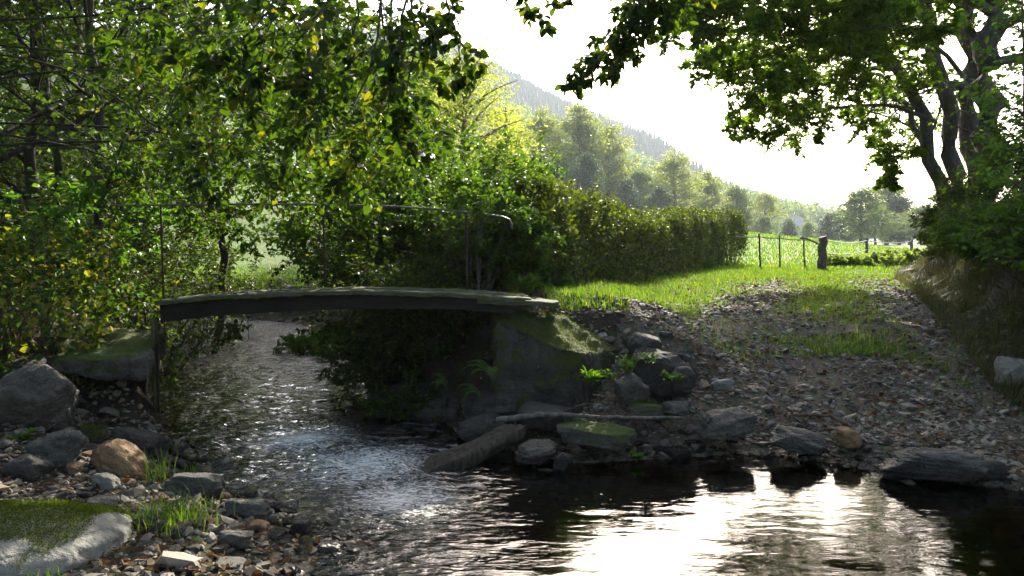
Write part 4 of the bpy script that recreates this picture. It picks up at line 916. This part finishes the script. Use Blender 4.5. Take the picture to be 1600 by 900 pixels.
def bp(seed, px, Y, rad, h, label, leaf, size, **k): a = P(px, 400, Y); return bush(seed, a[0], a[1], rad, h, label, leaf, size, **k)
bp(501, 625, 10.7, 1.15, 1.75, 'dense dark bush behind the middle of the handrail', 'leaf_dark', .06, stems=24, L=.6, num=14)
bp(502, 745, 10.1, .65, 1.5, 'upright twiggy bush at the right end of the handrail', 'leaf_hazel', .07, stems=16, L=.45, bk='bark_pale', num=12)
bp(503, 690, 12.5, 1.3, 2.4, 'green bush rising behind the right rail post', 'leaf_hazel', .08, stems=20, L=.8)
bp(504, 620, 13.5, 1.2, 2.7, 'tall leafy hazel on the far stream bank', 'leaf_hazel', .085, stems=22, L=.9)
bp(505, 800, 10.6, .45, 1.25, 'low green bush between handrail and hedge', 'leaf_hazel', .07, stems=12, L=.4)
bp(506, 230, 11.6, 1.3, 2.3, 'dark bush on the left bank behind the railing end', 'leaf_dark', .07, stems=18, L=.8)
bp(507, 60, 10.5, 1.4, 2.1, 'bright leaved bush behind the left hedge', 'leaf_fresh', .10, stems=9, L=.7, num=7)
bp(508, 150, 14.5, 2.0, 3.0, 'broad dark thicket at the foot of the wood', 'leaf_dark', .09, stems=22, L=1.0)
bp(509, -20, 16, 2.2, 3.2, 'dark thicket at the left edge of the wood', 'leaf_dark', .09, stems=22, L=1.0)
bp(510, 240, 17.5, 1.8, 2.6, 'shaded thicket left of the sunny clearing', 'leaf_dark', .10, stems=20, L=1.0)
bp(511, 650, 17, 1.9, 3.2, 'thicket on the right side of the sunny clearing', 'leaf_hazel', .10, stems=22, L=1.0)
bp(512, 690, 20, 2.2, 3.4, 'light green thicket behind the hazel', 'leaf_hazel', .11, stems=22, L=1.1)
bp(513, 760, 15, 1.2, 2.4, 'bush with rusty new shoots behind the hedge start', 'leaf_hazel', .09, stems=16, L=.8)
bp(514, 560, 25, 2.2, 2.6, 'bush at the back of the clearing', 'leaf_hazel', .13, stems=16, L=1.0)
# overhanging the water under the bridge
bush(521, P(640, 560, 11)[0] - .1, 11.2, .8, .5, 'low dark bush spilling over the right bank under the bridge', 'leaf_dark', .05, stems=18, L=.4, lean=(-.5, -.3, -.25))
bush(523, -.75, 9.75, .5, .55, 'dark leaves drooping over the bank just left of the mossy abutment', 'leaf_dark', .05, stems=18, L=.4, lean=(-.5, -.2, -.35), name='bush')
bush(524, -1.35, 10.3, .6, .5, 'dark drooping bush on the shaded bank behind the ferns', 'leaf_dark', .05, stems=18, L=.4, lean=(-.5, -.3, -.35))
bush(525, -.95, 9.1, .35, .3, 'low dark weeds at the waterline under the bridge', 'leaf_dark', .045, stems=14, L=.25, lean=(-.2, -.2, -.05))
bush(522, P(535, 540, 14)[0], 14.2, .7, .5, 'sunlit weeds on the far bank seen under the bridge', 'leaf_fresh', .06, stems=14, L=.3, lean=(-.2, 0, -.1))
# twigs hanging below the left end of the bridge
def hangers():
    T = Tree(531, [dict(n=5, ang=.7, wob=.15, lift=-.1, seg=4, rr=.5), dict(n=4, ang=.8, ratio=.5, wob=.15, lift=-.1, seg=4, flat=.8, rr=.5)])
    base = P(255, 500, 9.5)
    for c in [[P(250, 498, 9.5), P(290, 520, 9.6), P(330, 530, 9.6), P(372, 510, 9.6)], [P(250, 505, 9.5), P(275, 545, 9.5), P(300, 555, 9.5), P(335, 540, 9.5)], [P(248, 520, 9.5), P(262, 560, 9.4), P(270, 590, 9.4)], [P(330, 500, 9.6), P(350, 512, 9.6), P(372, 518, 9.6)]]:
        T.stem(c, .006, .002, 8, 9, .22, .1)
    for k in range(14):
        px = T.rg.uniform(250, 400); a = P(px, 492, 9.0); l = T.rg.uniform(.2, .85)
        T.seg(crom([a, a - up * l * .5 + T.rg.normal(0, .015, 3), a - up * l + T.rg.normal(0, .03, 3)], 9), np.linspace(.003, .0015, 9), (8, 3))
    T.emit('hanging_twigs', 'leafy twigs and thin roots hanging from the left end of the bridge', 'twigs', base, M['twig'], M['leaf_hazel'], .045, 6, crown='foliage')
hangers()

# -- hedges: leafy skin over many stems
def hedge(name, label, path, hts, width, leaf, size, dens, seed, shoots=60, gap=.0):
    rg = np.random.default_rng(seed); p = crom([np.array([a, b, 0.]) for a, b in path], 60); h = np.interp(np.linspace(0, 1, 60), np.linspace(0, 1, len(hts)), hts)
    seg = np.linalg.norm(np.diff(p, axis=0), axis=1); cum = np.concatenate([[0], np.cumsum(seg)]); Ltot = cum[-1]; base = np.array([p[0, 0], p[0, 1], gz(p[0, 0], p[0, 1])])
    N = int(Ltot * (2 * np.mean(hts) + width) * dens); s = rg.uniform(-.25, Ltot + .25, N); x = np.interp(s, cum, p[:, 0]); y = np.interp(s, cum, p[:, 1]); hh = np.interp(s, cum, h)
    tg = norm(np.stack([np.gradient(p[:, 0]), np.gradient(p[:, 1]), 0 * p[:, 0]], -1)); tx = np.interp(s, cum, tg[:, 0]); ty = np.interp(s, cum, tg[:, 1])
    a = rg.uniform(-.15, 1.15, N) * np.pi; rr = 1 - np.abs(rg.normal(0, .16, N)); rr = np.where(rg.random(N) < .25, rg.uniform(.2, 1, N), rr)
    ca, sa = np.cos(a), np.sin(a); u = np.sign(ca) * np.abs(ca) ** .45 * width / 2; w = np.clip(np.abs(np.clip(sa, 0, 1)) ** .55, 0, 1)
    w = np.where(rg.random(N) < .55, rg.uniform(.0, 1, N), w); u = np.where(w < .9, np.sign(ca) * width / 2 * rg.uniform(.75, 1.05, N), u * 1.0)
    lump = 1 + .30 * fbm(s * 1.4 + 9 * np.sign(ca), w * 2.4, 3) + .10 * vnoise(s * 4, w * 6)
    endr = np.clip(np.minimum(s + .3, Ltot + .3 - s) / .35, .2, 1)
    u = u * rr * lump * endr; z = hh * w * (rr ** .35) * (1 + .12 * fbm(s * 1.7, 0 * s + seed, 3) + .05 * vnoise(s * 5, u * 3)); 
    s2 = s + .12 * vnoise(z * 4, s * 3)
    X = x - ty * u; Y = y + tx * u; Z = land(X, Y) + z
    k = rg.random(N) > (gap + .6 * (w < .22) + .7 * (fbm(s * 2.6, w * 3.4 + 5, 3) < -.12)); X, Y, Z, u2, tx2, ty2, w2 = X[k], Y[k], Z[k], u[k], tx[k], ty[k], w[k]; n = len(X)
    outw = np.stack([-ty2 * np.sign(u2) * (1 - w2 * .7), tx2 * np.sign(u2) * (1 - w2 * .7), .5 + w2], -1)
    ax = rg.normal(size=(n, 3)) + outw * .5 + np.array([0, 0, -.2]); nm = outw + rg.normal(size=(n, 3)) * .55
    t = empty(name, base, label, 'hedge'); b = MB(); leaves(b, np.stack([X, Y, Z], -1), ax, nm, size * rg.uniform(.55, 1.2, n), .8); 
    b2 = MB(); m = int(Ltot * 9); P_, R_ = [], []
    for q in range(m):
        s0 = rg.uniform(0, Ltot); u0 = rg.normal(0, width * .18); H = np.interp(s0, cum, h) * rg.uniform(.7, 1.0); cx_ = np.interp(s0, cum, p[:, 0]); cy_ = np.interp(s0, cum, p[:, 1]); q0 = np.array([cx_ + rg.normal(0, .1), cy_ + u0, gz(cx_, cy_) - .05])
        for f_ in range(3):
            e = q0 + np.array([rg.normal(0, .22), rg.normal(0, .22), H * rg.uniform(.7, 1)]); P_.append(crom([q0, (q0 + e) / 2 + rg.normal(0, .06, 3), e], 7)); R_.append(np.linspace(rg.uniform(.008, .02), .004, 7))
    SP, SL = [], []
    for q in range(shoots):
        s0 = rg.uniform(0, Ltot); cx_ = np.interp(s0, cum, p[:, 0]) + rg.normal(0, width * .22); cy_ = np.interp(s0, cum, p[:, 1]) + rg.normal(0, width * .22); H = np.interp(s0, cum, h); q0 = np.array([cx_, cy_, gz(cx_, cy_) + H * .9]); e = q0 + np.array([rg.normal(0, .10), rg.normal(0, .10), rg.uniform(.12, .38)])
        c = crom([q0, (q0 + e) / 2 + rg.normal(0, .02, 3), e], 7); P_.append(c); R_.append(np.linspace(.005, .002, 7)); SP.append(c[2:])
    tubes(b2, np.array(P_), np.array(R_), 4); b2.build('stems', M['twig'], t, inv=base)
    if SP:
        q = np.concatenate(SP); q = np.repeat(q, 2, 0); leaves(b, q, rg.normal(size=q.shape) * [1, 1, .4], up + rg.normal(size=q.shape) * .5, size * rg.uniform(.6, 1.15, len(q)), .8)
    b.build('foliage', M[leaf], t, inv=base); return t
hedge('hedge', 'long clipped hedge running from the bridge to the field', [(.2, 11.3), (1.2, 14.7), (2.1, 17.2), (3.2, 20), (4.7, 23.5), (6.6, 27.5), (8.5, 30.6)], [1.5, 1.55, 1.55, 1.6, 1.8, 1.95, 2.05], 1.25, 'leaf_hedge', .085, 950, 61, 240)
hedge('hedge', 'yellowing leafy hedge on the left bank before the bridge', [(-6.6, 7.9), (-5.6, 8.15), (-4.9, 8.25), (-4.35, 8.4)], [1.08, 1.1, 1.08, .98], 1.2, 'leaf_left', .088, 560, 62, 90, .1)

# -- the right bank: young trees and brush
def sapling(seed, px, Y, top, label, leaf='leaf_fresh', num=16, L=1.0, size=.09, lean=(-.3, 0, 0), t0=.12, r=.03, per=6, n1=7):
    a = P(px, 500, Y); g = gz(a[0], a[1]); T = Tree(seed, [dict(n=8, ang=.95, wob=.12, lift=.0, seg=5, rr=.5), dict(n=n1, ang=.8, ratio=.5, wob=.12, lift=-.02, seg=4, flat=.5, t0=.1, rr=.5)])
    b0 = np.array([a[0], a[1], g - .1]); l = np.array(lean); T.stem([b0, b0 + up * top * .3 + l * .2 + T.rg.normal(0, .05, 3), b0 + up * top * .65 + l * .6, b0 + up * top + l], r, .008, 14, num, L, t0)
    return T.emit('sapling', label, 'young tree', (a[0], a[1], g), M['twig'], M[leaf], size, per)
sapling(601, 1605, 9.6, 4.6, 'bright leaved young tree closest to the right edge', num=26, L=1.1, lean=(-.2, 0, 0))
sapling(602, 1665, 8.6, 5.2, 'young tree just outside the right edge with leaves reaching in', num=26, L=1.2, lean=(-.5, 0, 0))
sapling(603, 1640, 12, 4.5, 'young tree behind the bright leaved one on the right bank', 'leaf_hazel', 26, 1.2, .09)
sapling(604, 1720, 12.5, 6.5, 'taller young tree filling the upper right corner', 'leaf_beech', 26, 1.3, .09, r=.05)
sapling(605, 1690, 16, 7, 'shaded young tree behind the straight dark trunk', 'leaf_beech', 30, 1.5, .09, r=.06, t0=.3)
sapling(606, 1660, 18, 9, 'deep shaded tree at the back of the right bank', 'leaf_beech', 36, 2.4, .12, r=.09)
def bb(seed, px, Y, rad, h, label, leaf, size, **k): a = P(px, 400, Y); return bush(seed, a[0], a[1], rad, h, label, leaf, size, **k)
bb(619, 1535, 14.2, .7, .4, 'dark leafy bush on the steep bank between the beech and the track', 'leaf_dark', .06, stems=20, L=.5)
bb(620, 1590, 11.8, .7, .45, 'dense bush over the right bank in front of the straight trunk', 'leaf_hazel', .06, stems=20, L=.5)
bb(621, 1492, 19.2, .6, .4, 'low bush where the right bank reaches the lane bend', 'leaf_dark', .06, stems=18, L=.5)
bb(612, 1550, 12.6, .6, .4, 'twiggy brush on the right bank under the straight trunk', 'leaf_hazel', .055, stems=16, L=.4)
bb(613, 1610, 10.8, .7, .5, 'leafy brush on the right bank by the frame edge', 'leaf_hazel', .06, stems=16, L=.4)
bb(615, 1560, 21, 1.2, 1.2, 'dark thicket behind the beech stems', 'leaf_dark', .07, stems=22, L=.7)
bb(617, 1665, 13.5, 1.2, 1.6, 'dense green brush filling the right edge', 'leaf_hazel', .08, stems=24, L=.8)
bb(618, 1690, 9.5, .9, .9, 'brush at the right edge above the pale boulder', 'leaf_hazel', .07, stems=18, L=.6)

for k in range(9):
    px = [1478, 1505, 1530, 1470, 1500, 1555, 1585, 1520, 1470][k]; Y = [17.5, 16.4, 15.2, 20.5, 19, 14, 12.6, 17.8, 22.5][k]
    bb(650 + k, px, Y, .45, .22, 'low tangle of ivy and weeds on the open right bank', 'leaf_hedge', .05, stems=10, L=.25, num=7, name='weed_clump', cat='weed', group='low weeds on the right bank')
# weeds at the gate, plants near the bridge
gw = 'leafy weeds along the field fence'
for k, (px, Y, r_, h) in enumerate([(1338, 29, .4, .35), (1372, 30, .5, .5), (1405, 29, .6, .6), (1432, 28, .6, .7), (1302, 29, .25, .35)]):
    bb(630 + k, px, Y, r_, h, 'sunlit pale weed clump at the fence', 'weed', .09, stems=12, L=.35, num=8, name='weed_clump', cat='weed', group=gw)
for k, (px, Y, r_, h) in enumerate([(880, 13.2, .35, .4), (930, 15.8, .4, .45), (850, 11.2, .35, .45), (1000, 19.2, .5, .5), (1090, 26, .6, .55), (820, 10.0, .25, .3)]):
    bb(640 + k, px, Y, r_, h, 'low nettle clump at the foot of the long hedge', 'leaf_fresh', .06, stems=9, L=.2, num=6, name='weed_clump', cat='weed', group='weeds at the hedge foot')
def seedling(seed, px, py, Y, n, h, size, label, width=.5):
    rg = np.random.default_rng(seed); c = P(px, py, Y); t = empty('seedling', c, label, 'plant'); b = MB(); s = MB()
    for k in range(n):
        a = rg.uniform(0, 6.28); L = h * rg.uniform(.5, 1); e = np.array([math.cos(a) * L * .6, math.sin(a) * L * .6, L]); p = crom([np.zeros(3), e * .5 + up * L * .15, e], 7); tubes(s, p, np.linspace(.004, .0015, 7), 4)
        q = np.repeat(p[2:], 2, 0); leaves(b, q, e / L * .4 + rg.normal(size=q.shape) * [.8, .8, .3], up + rg.normal(size=q.shape) * .4, size * rg.uniform(.6, 1.2, len(q)), width)
    s.build('stems', M['twig'], t); b.build('foliage', M['leaf_fresh'], t)
seedling(1, 925, 602, 8.05, 5, .12, .11, 'dark glossy drooping leaves beside the abutment', .35)
seedling(2, 980, 590, 8.15, 9, .24, .06, 'bright green seedling between the shore rocks', .8)
seedling(3, 1045, 600, 8.0, 7, .12, .05, 'small green plant in front of the long dark rock', .8)
seedling(4, 30, 705, 6.6, 6, .18, .06, 'small bright plant below the tall slanting slab', .8)
seedling(5, 70, 735, 6.2, 5, .12, .06, 'low green leaves in the rubble near the square block', .7)
seedling(6, 995, 722, 7.35, 5, .07, .06, 'yellow green sprig at the rim of the pool', .8)
seedling(7, 5, 600, 7.6, 6, .25, .07, 'green sprig at the left frame edge above the slanting slab', .8)
def fern(seed, px, py, Y, n, L, label):
    rg = np.random.default_rng(seed); c = P(px, py, Y); t = empty('fern', c, label, 'fern'); b = MB(); s = MB()
    for k in range(n):
        a = 3.3 + rg.uniform(-1.3, 1.5); l = L * rg.uniform(.7, 1); d = np.array([math.cos(a), math.sin(a), 0]); p = crom([np.zeros(3), d * l * .35 + up * l * .45, d * l * .75 + up * l * .5, d * l + up * l * .3], 26)
        tubes(s, p, np.linspace(.003, .001, 26), 4); tg = norm(np.gradient(p, axis=0)); sd_ = norm(np.cross(tg, up)); w = np.sin(np.linspace(.15, 3.1, 26)) * l * .17
        for sg in (1, -1): leaves(b, p[2:], (sd_ * sg + tg * .35)[2:], np.cross(sd_, tg)[2:] + 0 * sd_[2:], w[2:] + .004, .28)
    s.build('stem', M['twig'], t); b.build('frond', M['fern'], t)
fern(11, 772, 598, 8.35, 6, .42, 'fern drooping from the corner of the mossy abutment')
fern(12, 755, 628, 8.3, 4, .34, 'lower fern on the dark rock at the abutment foot')
fern(13, 700, 612, 8.9, 4, .35, 'fern in deep shade under the right end of the bridge')

# ------------------------------------------------------------------ fence
def fence():
    c = P(1283, 420, 26); t = empty('wire_fence', c, 'wire fence with thin stakes and one thick weathered gatepost at the field', 'fence')
    def post(px, top, bot, Y, w, mat, nm, lean=0):
        a = P(px, bot, Y); z0 = gz(a[0], a[1]) - .1; zt = P(px, top, Y)[2]; b = MB(); n = 8; k = np.linspace(0, 1, n); rg = np.random.default_rng(px)
        tubes(b, np.stack([a[0] + lean * k + rg.normal(0, w * .06, n), a[1] + 0 * k, z0 + (zt - z0) * k], -1) - c, w / 2 * (1.08 - .12 * k), 8 if w > .1 else 6); b.build(nm, M[mat], t, smooth=w < .1); return np.array([a[0] + lean, a[1], zt])
    s1 = post(1188, 365, 418, 27, .06, 'bark_dark', 'stake', -.06); s2 = post(1219, 367, 419, 27, .05, 'bark_dark', 'stake', -.04); s3 = post(1258, 370, 421, 27, .05, 'bark_dark', 'stake', -.08)
    g = post(1283, 370, 422, 26, .29, 'oldwood', 'gatepost', .04); p4 = post(1354, 373, 403, 38, .15, 'oldwood', 'fence_post'); p5 = post(1424, 374, 400, 44, .16, 'oldwood', 'fence_post'); p6 = post(1500, 376, 400, 48, .16, 'oldwood', 'fence_post')
    def wire(a, d, sag=.06, r=.02):
        k = np.linspace(0, 1, 12)[:, None]; p = a * (1 - k) + d * k; p[:, 2] -= (sag * 4 * k * (1 - k))[:, 0]; b = MB(); tubes(b, p - c, np.full(12, r), 4); b.build('wire', M['wire'], t)
    dn = np.array([0, 0, -.1]); s0 = P(1150, 364, 27.5)
    for a, d in ((s0, s1), (s1, s2), (s2, s3), (s3, g)): wire(a + dn, d + dn, .03)
    for h in (.08, .52):
        for a, d in ((g, p4), (p4, p5), (p5, p6)): wire(a - up * h, d - up * h, .12)
    b = MB(); a = P(1250, 372, 26); tubes(b, crom([a, P(1263, 374, 26), P(1278, 381, 26)], 8) - c, np.full(8, .03), 5); b.build('brace', M['oldwood'], t)
M['wire'] = simple('pale rope wire', [(.3, (.30, .30, .27)), (.7, (.45, .44, .40))], .7, 10, .2)
fence()

for k, (x, y, H) in enumerate([(-7, -1, 9), (-9, 4.5, 9), (-4, -6, 11), (1, -8, 12), (6, -6, 11), (9.5, -1, 10), (10.5, 5, 9), (-11, -4, 11)]):
    g = gz(x, y); T = Tree(800 + k, [dict(n=10, ang=1.0, wob=.10, lift=.02, seg=6, rr=.45), dict(n=5, ang=.85, ratio=.5, wob=.12, lift=0, seg=4, flat=.5, t0=.15, rr=.45)])
    T.stem([(x, y, g - .2), (x + .1, y, g + H * .4), (x, y + .1, g + H * .7), (x, y, g + H)], .2, .05, 14, 60, 3.4, .08); T.emit('shade_tree', 'tree standing behind the photographer', 'tree', (x, y, g), M['bark_dark'], M['leaf_dark'], .34, 6, group='trees behind the photographer', simple=True)

# ------------------------------------------------------------------ trees of the valley
def far_tree(seed, H, leafm, size, kind='round', per=6):
    """builds one prototype at the origin, height H"""
    rg = np.random.default_rng(seed); b = MB(); w = MB(); 
    if kind == 'dark': W0, cb = .28, .15
    elif kind == 'slim': W0, cb = .22, .25
    else: W0, cb = .36, .18
    tr = crom([np.zeros(3), np.array([.02 * H, 0, H * .35]), np.array([-.01 * H, .01 * H, H * .7]), np.array([0, 0, H * .97])], 12); tubes(w, tr, np.linspace(.022, .004, 12) * H, 7)
    cl = []; nl = 46
    for k in range(nl):
        t = cb + (1 - cb) * (k + rg.random()) / nl; prof = math.sin(math.pi * min(1, (t - cb) / (1 - cb) * .86 + .14)) ** .6 * W0 * H
        a = k * 2.4 + rg.uniform(-.4, .4); r = prof * rg.uniform(.55, 1.08); q0 = np.array([0, 0, t * H * .86]); e = q0 + np.array([math.cos(a) * r, math.sin(a) * r, H * rg.uniform(.04, .16)]) 
        e[2] = min(e[2], H); p = crom([q0, (q0 + e) / 2 + up * .02 * H, e], 6); tubes(w, p, np.linspace(.007, .0015, 6) * H, 4)
        for c_ in range(5): u = rg.uniform(.35, 1.05); cl.append((q0 + (e - q0) * u + rg.normal(0, .035, 3) * H, rg.uniform(.045, .085) * H))
    for c_, r_ in cl:
        n = per * 7; d = norm(rg.normal(size=(n, 3)) * [1, 1, .7]); p = c_ + d * (r_ * rg.uniform(.3, 1.1, n) ** .8)[:, None] * [1.15, 1.15, .8]
        leaves(b, p, rg.normal(size=(n, 3)), d + up * .6 + rg.normal(size=(n, 3)) * .4, size * rg.uniform(.6, 1.3, n), .9, True)
    t = empty('valley_tree', (0, 0, 0), 'x', 'tree'); w.build('trunk', M['bark_pale' if leafm == 'leaf_yellow' else 'bark'], t, smooth=True); b.build('crown', M[leafm], t); return t
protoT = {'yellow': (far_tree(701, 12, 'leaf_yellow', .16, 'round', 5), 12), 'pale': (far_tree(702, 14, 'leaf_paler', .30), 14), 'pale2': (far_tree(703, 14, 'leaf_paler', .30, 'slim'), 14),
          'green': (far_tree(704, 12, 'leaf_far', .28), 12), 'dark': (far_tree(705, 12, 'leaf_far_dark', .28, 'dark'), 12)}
used = set()
def place_far(kind, px, Y, top, label, group=None, wd=1.0, rot=0.):
    src, H0 = protoT[kind]; a = P(px, 380, Y); g = gz(a[0], a[1]); H = P(px, top, Y)[2] - g; s = H / H0
    if kind not in used: used.add(kind); r = src
    else:
        r = src.copy(); COL.objects.link(r)
        for ch in list(src.children): c = ch.copy(); COL.objects.link(c); c.parent = r
    r.location = (a[0], a[1], g - .1); r.scale = (s * wd, s * wd, s); r.rotation_euler = (0, 0, rot); r['label'] = label
    if group: r['group'] = group
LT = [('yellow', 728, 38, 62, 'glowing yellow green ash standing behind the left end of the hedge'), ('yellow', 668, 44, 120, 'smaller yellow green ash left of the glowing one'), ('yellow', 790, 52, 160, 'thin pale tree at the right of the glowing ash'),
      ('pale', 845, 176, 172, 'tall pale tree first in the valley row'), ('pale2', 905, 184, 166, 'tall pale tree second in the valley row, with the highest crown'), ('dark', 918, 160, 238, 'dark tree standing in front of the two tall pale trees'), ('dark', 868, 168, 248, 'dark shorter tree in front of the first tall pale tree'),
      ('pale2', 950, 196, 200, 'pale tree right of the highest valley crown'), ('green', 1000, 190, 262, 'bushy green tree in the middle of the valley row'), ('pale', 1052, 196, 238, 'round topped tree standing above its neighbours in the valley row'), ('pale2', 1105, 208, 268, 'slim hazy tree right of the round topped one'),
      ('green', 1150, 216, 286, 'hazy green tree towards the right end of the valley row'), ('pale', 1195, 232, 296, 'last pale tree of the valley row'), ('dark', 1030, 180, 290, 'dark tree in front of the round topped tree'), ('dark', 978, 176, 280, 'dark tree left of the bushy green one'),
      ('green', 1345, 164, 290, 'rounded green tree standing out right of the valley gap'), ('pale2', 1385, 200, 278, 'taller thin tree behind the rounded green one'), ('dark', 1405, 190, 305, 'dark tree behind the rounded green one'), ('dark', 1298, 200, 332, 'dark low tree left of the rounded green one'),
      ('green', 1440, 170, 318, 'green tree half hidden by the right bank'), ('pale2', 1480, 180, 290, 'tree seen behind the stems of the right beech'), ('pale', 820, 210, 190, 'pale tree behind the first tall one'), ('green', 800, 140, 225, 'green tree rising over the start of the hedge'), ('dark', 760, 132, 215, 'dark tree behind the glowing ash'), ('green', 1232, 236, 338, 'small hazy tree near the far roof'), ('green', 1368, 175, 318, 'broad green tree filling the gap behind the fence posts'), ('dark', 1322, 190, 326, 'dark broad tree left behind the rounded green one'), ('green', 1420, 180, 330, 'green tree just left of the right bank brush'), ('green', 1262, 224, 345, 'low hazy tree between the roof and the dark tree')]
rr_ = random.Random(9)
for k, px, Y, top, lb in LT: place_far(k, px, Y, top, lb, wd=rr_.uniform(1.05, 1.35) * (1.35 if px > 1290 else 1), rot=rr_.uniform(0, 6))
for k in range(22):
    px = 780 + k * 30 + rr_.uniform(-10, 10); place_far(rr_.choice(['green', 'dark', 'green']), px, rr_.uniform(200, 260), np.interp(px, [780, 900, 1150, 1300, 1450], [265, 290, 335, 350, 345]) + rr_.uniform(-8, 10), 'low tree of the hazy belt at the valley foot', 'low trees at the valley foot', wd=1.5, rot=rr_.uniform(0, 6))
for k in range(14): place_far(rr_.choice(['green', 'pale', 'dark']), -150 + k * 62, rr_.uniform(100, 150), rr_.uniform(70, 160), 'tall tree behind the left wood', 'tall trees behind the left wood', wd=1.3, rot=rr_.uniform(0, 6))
def house():
    c = P(1222, 352, 360); c[2] = gz(c[0], c[1]); H = P(1222, 338, 360)[2] - c[2]; t = empty('farmhouse', c, 'tiny pale roofed house among the hazy trees', 'house'); w = 8.0
    b = MB(); box(b, -w, w, -5, 5, -1, H * .55); b.build('wall', M['plaster'], t)
    b = MB(); z0, z1 = H * .55, H; v = [(-w - .3, -5.4, z0), (w + .3, -5.4, z0), (w + .3, 5.4, z0), (-w - .3, 5.4, z0), (-w - .3, 0, z1), (w + .3, 0, z1)]; b.add(v, [[0, 1, 5, 4], [2, 3, 4, 5], [0, 3, 2, 1]]); b.add(v, [[0, 4, 3], [1, 2, 5]]); b.build('roof', M['roof'], t)
M['plaster'] = simple('pale plaster', [(.3, (.5, .48, .44)), (.7, (.6, .58, .53))]); M['roof'] = simple('pale roof', [(.3, (.35, .3, .27)), (.7, (.45, .4, .36))])
house()

# the wooded hillsides: one mass each
def hillwood():
    rg = np.random.default_rng(77); b = MB(); N = 3400
    for (Y0, x0, x1, n, hh) in ((1125, -425, 260, 3800, 24), (1650, 300, 750, 900, 20)):
        x = rg.uniform(x0, x1, n); y = Y0 - np.abs(rg.normal(0, 140, n)) + 20; z = land(x, y); k = z > 15
        x, y, z = x[k], y[k], z[k]; n = len(x)
        for tier in range(4):
            t0 = tier / 4; R0 = (1 - t0) * 5.2 * rg.uniform(.8, 1.2, n); zb = z + hh * (.08 + .8 * t0); h1 = hh * .42 * rg.uniform(.9, 1.2, n); m = 9; a = np.arange(m) * 2 * np.pi / m + rg.uniform(0, 1)
            rr = R0[:, None] * (1 + .35 * (np.arange(m) % 2))[None] * rg.uniform(.75, 1.2, (n, m))
            ring = np.stack([x[:, None] + np.cos(a) * rr, y[:, None] + np.sin(a) * rr, (zb[:, None] - .12 * rr)], -1); tip = np.stack([x, y, zb + h1], -1)[:, None]
            v = np.concatenate([ring, tip], 1); f = np.array([[i, (i + 1) % m, m] for i in range(m)]); b.add(v.reshape(-1, 3), (f[None] + (np.arange(n) * (m + 1))[:, None, None]).reshape(-1, 3))
    tag(b.build('conifer_wood', M['needle']), 'dark conifer wood on the hazy hill ridges', 'forest', kind='stuff')
    b = MB(); x = rg.uniform(-400, 275, 1700); y = 712 - np.abs(rg.normal(0, 120, 1700)); z = land(x, y) - 2; k = z > 8; x, y, z = x[k], y[k], z[k]
    for q in range(len(x)):
        r = rg.uniform(6, 11); n = 130; d = norm(rg.normal(size=(n, 3)) * [1, 1, .8] + [0, 0, .3]); p = np.array([x[q], y[q], z[q] + r * 1.1]) + d * r * rg.uniform(.6, 1.1, (n, 1)) * [1, 1, 1.1]
        leaves(b, p, rg.normal(size=(n, 3)), d + rg.normal(size=(n, 3)) * .3, rg.uniform(1.8, 3.6, n), 1., True)
    tag(b.build('broadleaf_wood', M['leaf_far']), 'paler broadleaved wood on the lower hillside', 'forest', kind='stuff')
hillwood()

# ------------------------------------------------------------------ the air
def haze():
    b = MB(); box(b, -1450, 1550, -48, 2620, -6, 300); m, n, out = new_mat('haze'); v = nd(n, 'ShaderNodeVolumePrincipled')
    v.inputs['Color'].default_value = (.78, .89, 1, 1); v.inputs['Density'].default_value = HAZE; v.inputs['Anisotropy'].default_value = .35
    n.links.new(v.outputs[0], out.inputs['Volume']); o = b.build('haze', m); tag(o, 'pale sunlit haze filling the valley', 'haze', kind='stuff')
haze()

# trees standing behind the photographer shade the ford

seedling(21, 1015, 575, 8.3, 8, .18, .05, 'yellow green sprig rising behind the small bright seedling', .8)
seedling(22, 1062, 600, 8.1, 6, .10, .045, 'tiny green plant at the foot of the round black rock', .8)
seedling(23, 955, 600, 8.15, 7, .14, .05, 'dark little weed between glossy leaves and bright seedling', .6)
seedling(24, 640, 610, 9.4, 8, .3, .05, 'shaded weed on the broad black rock', .6)
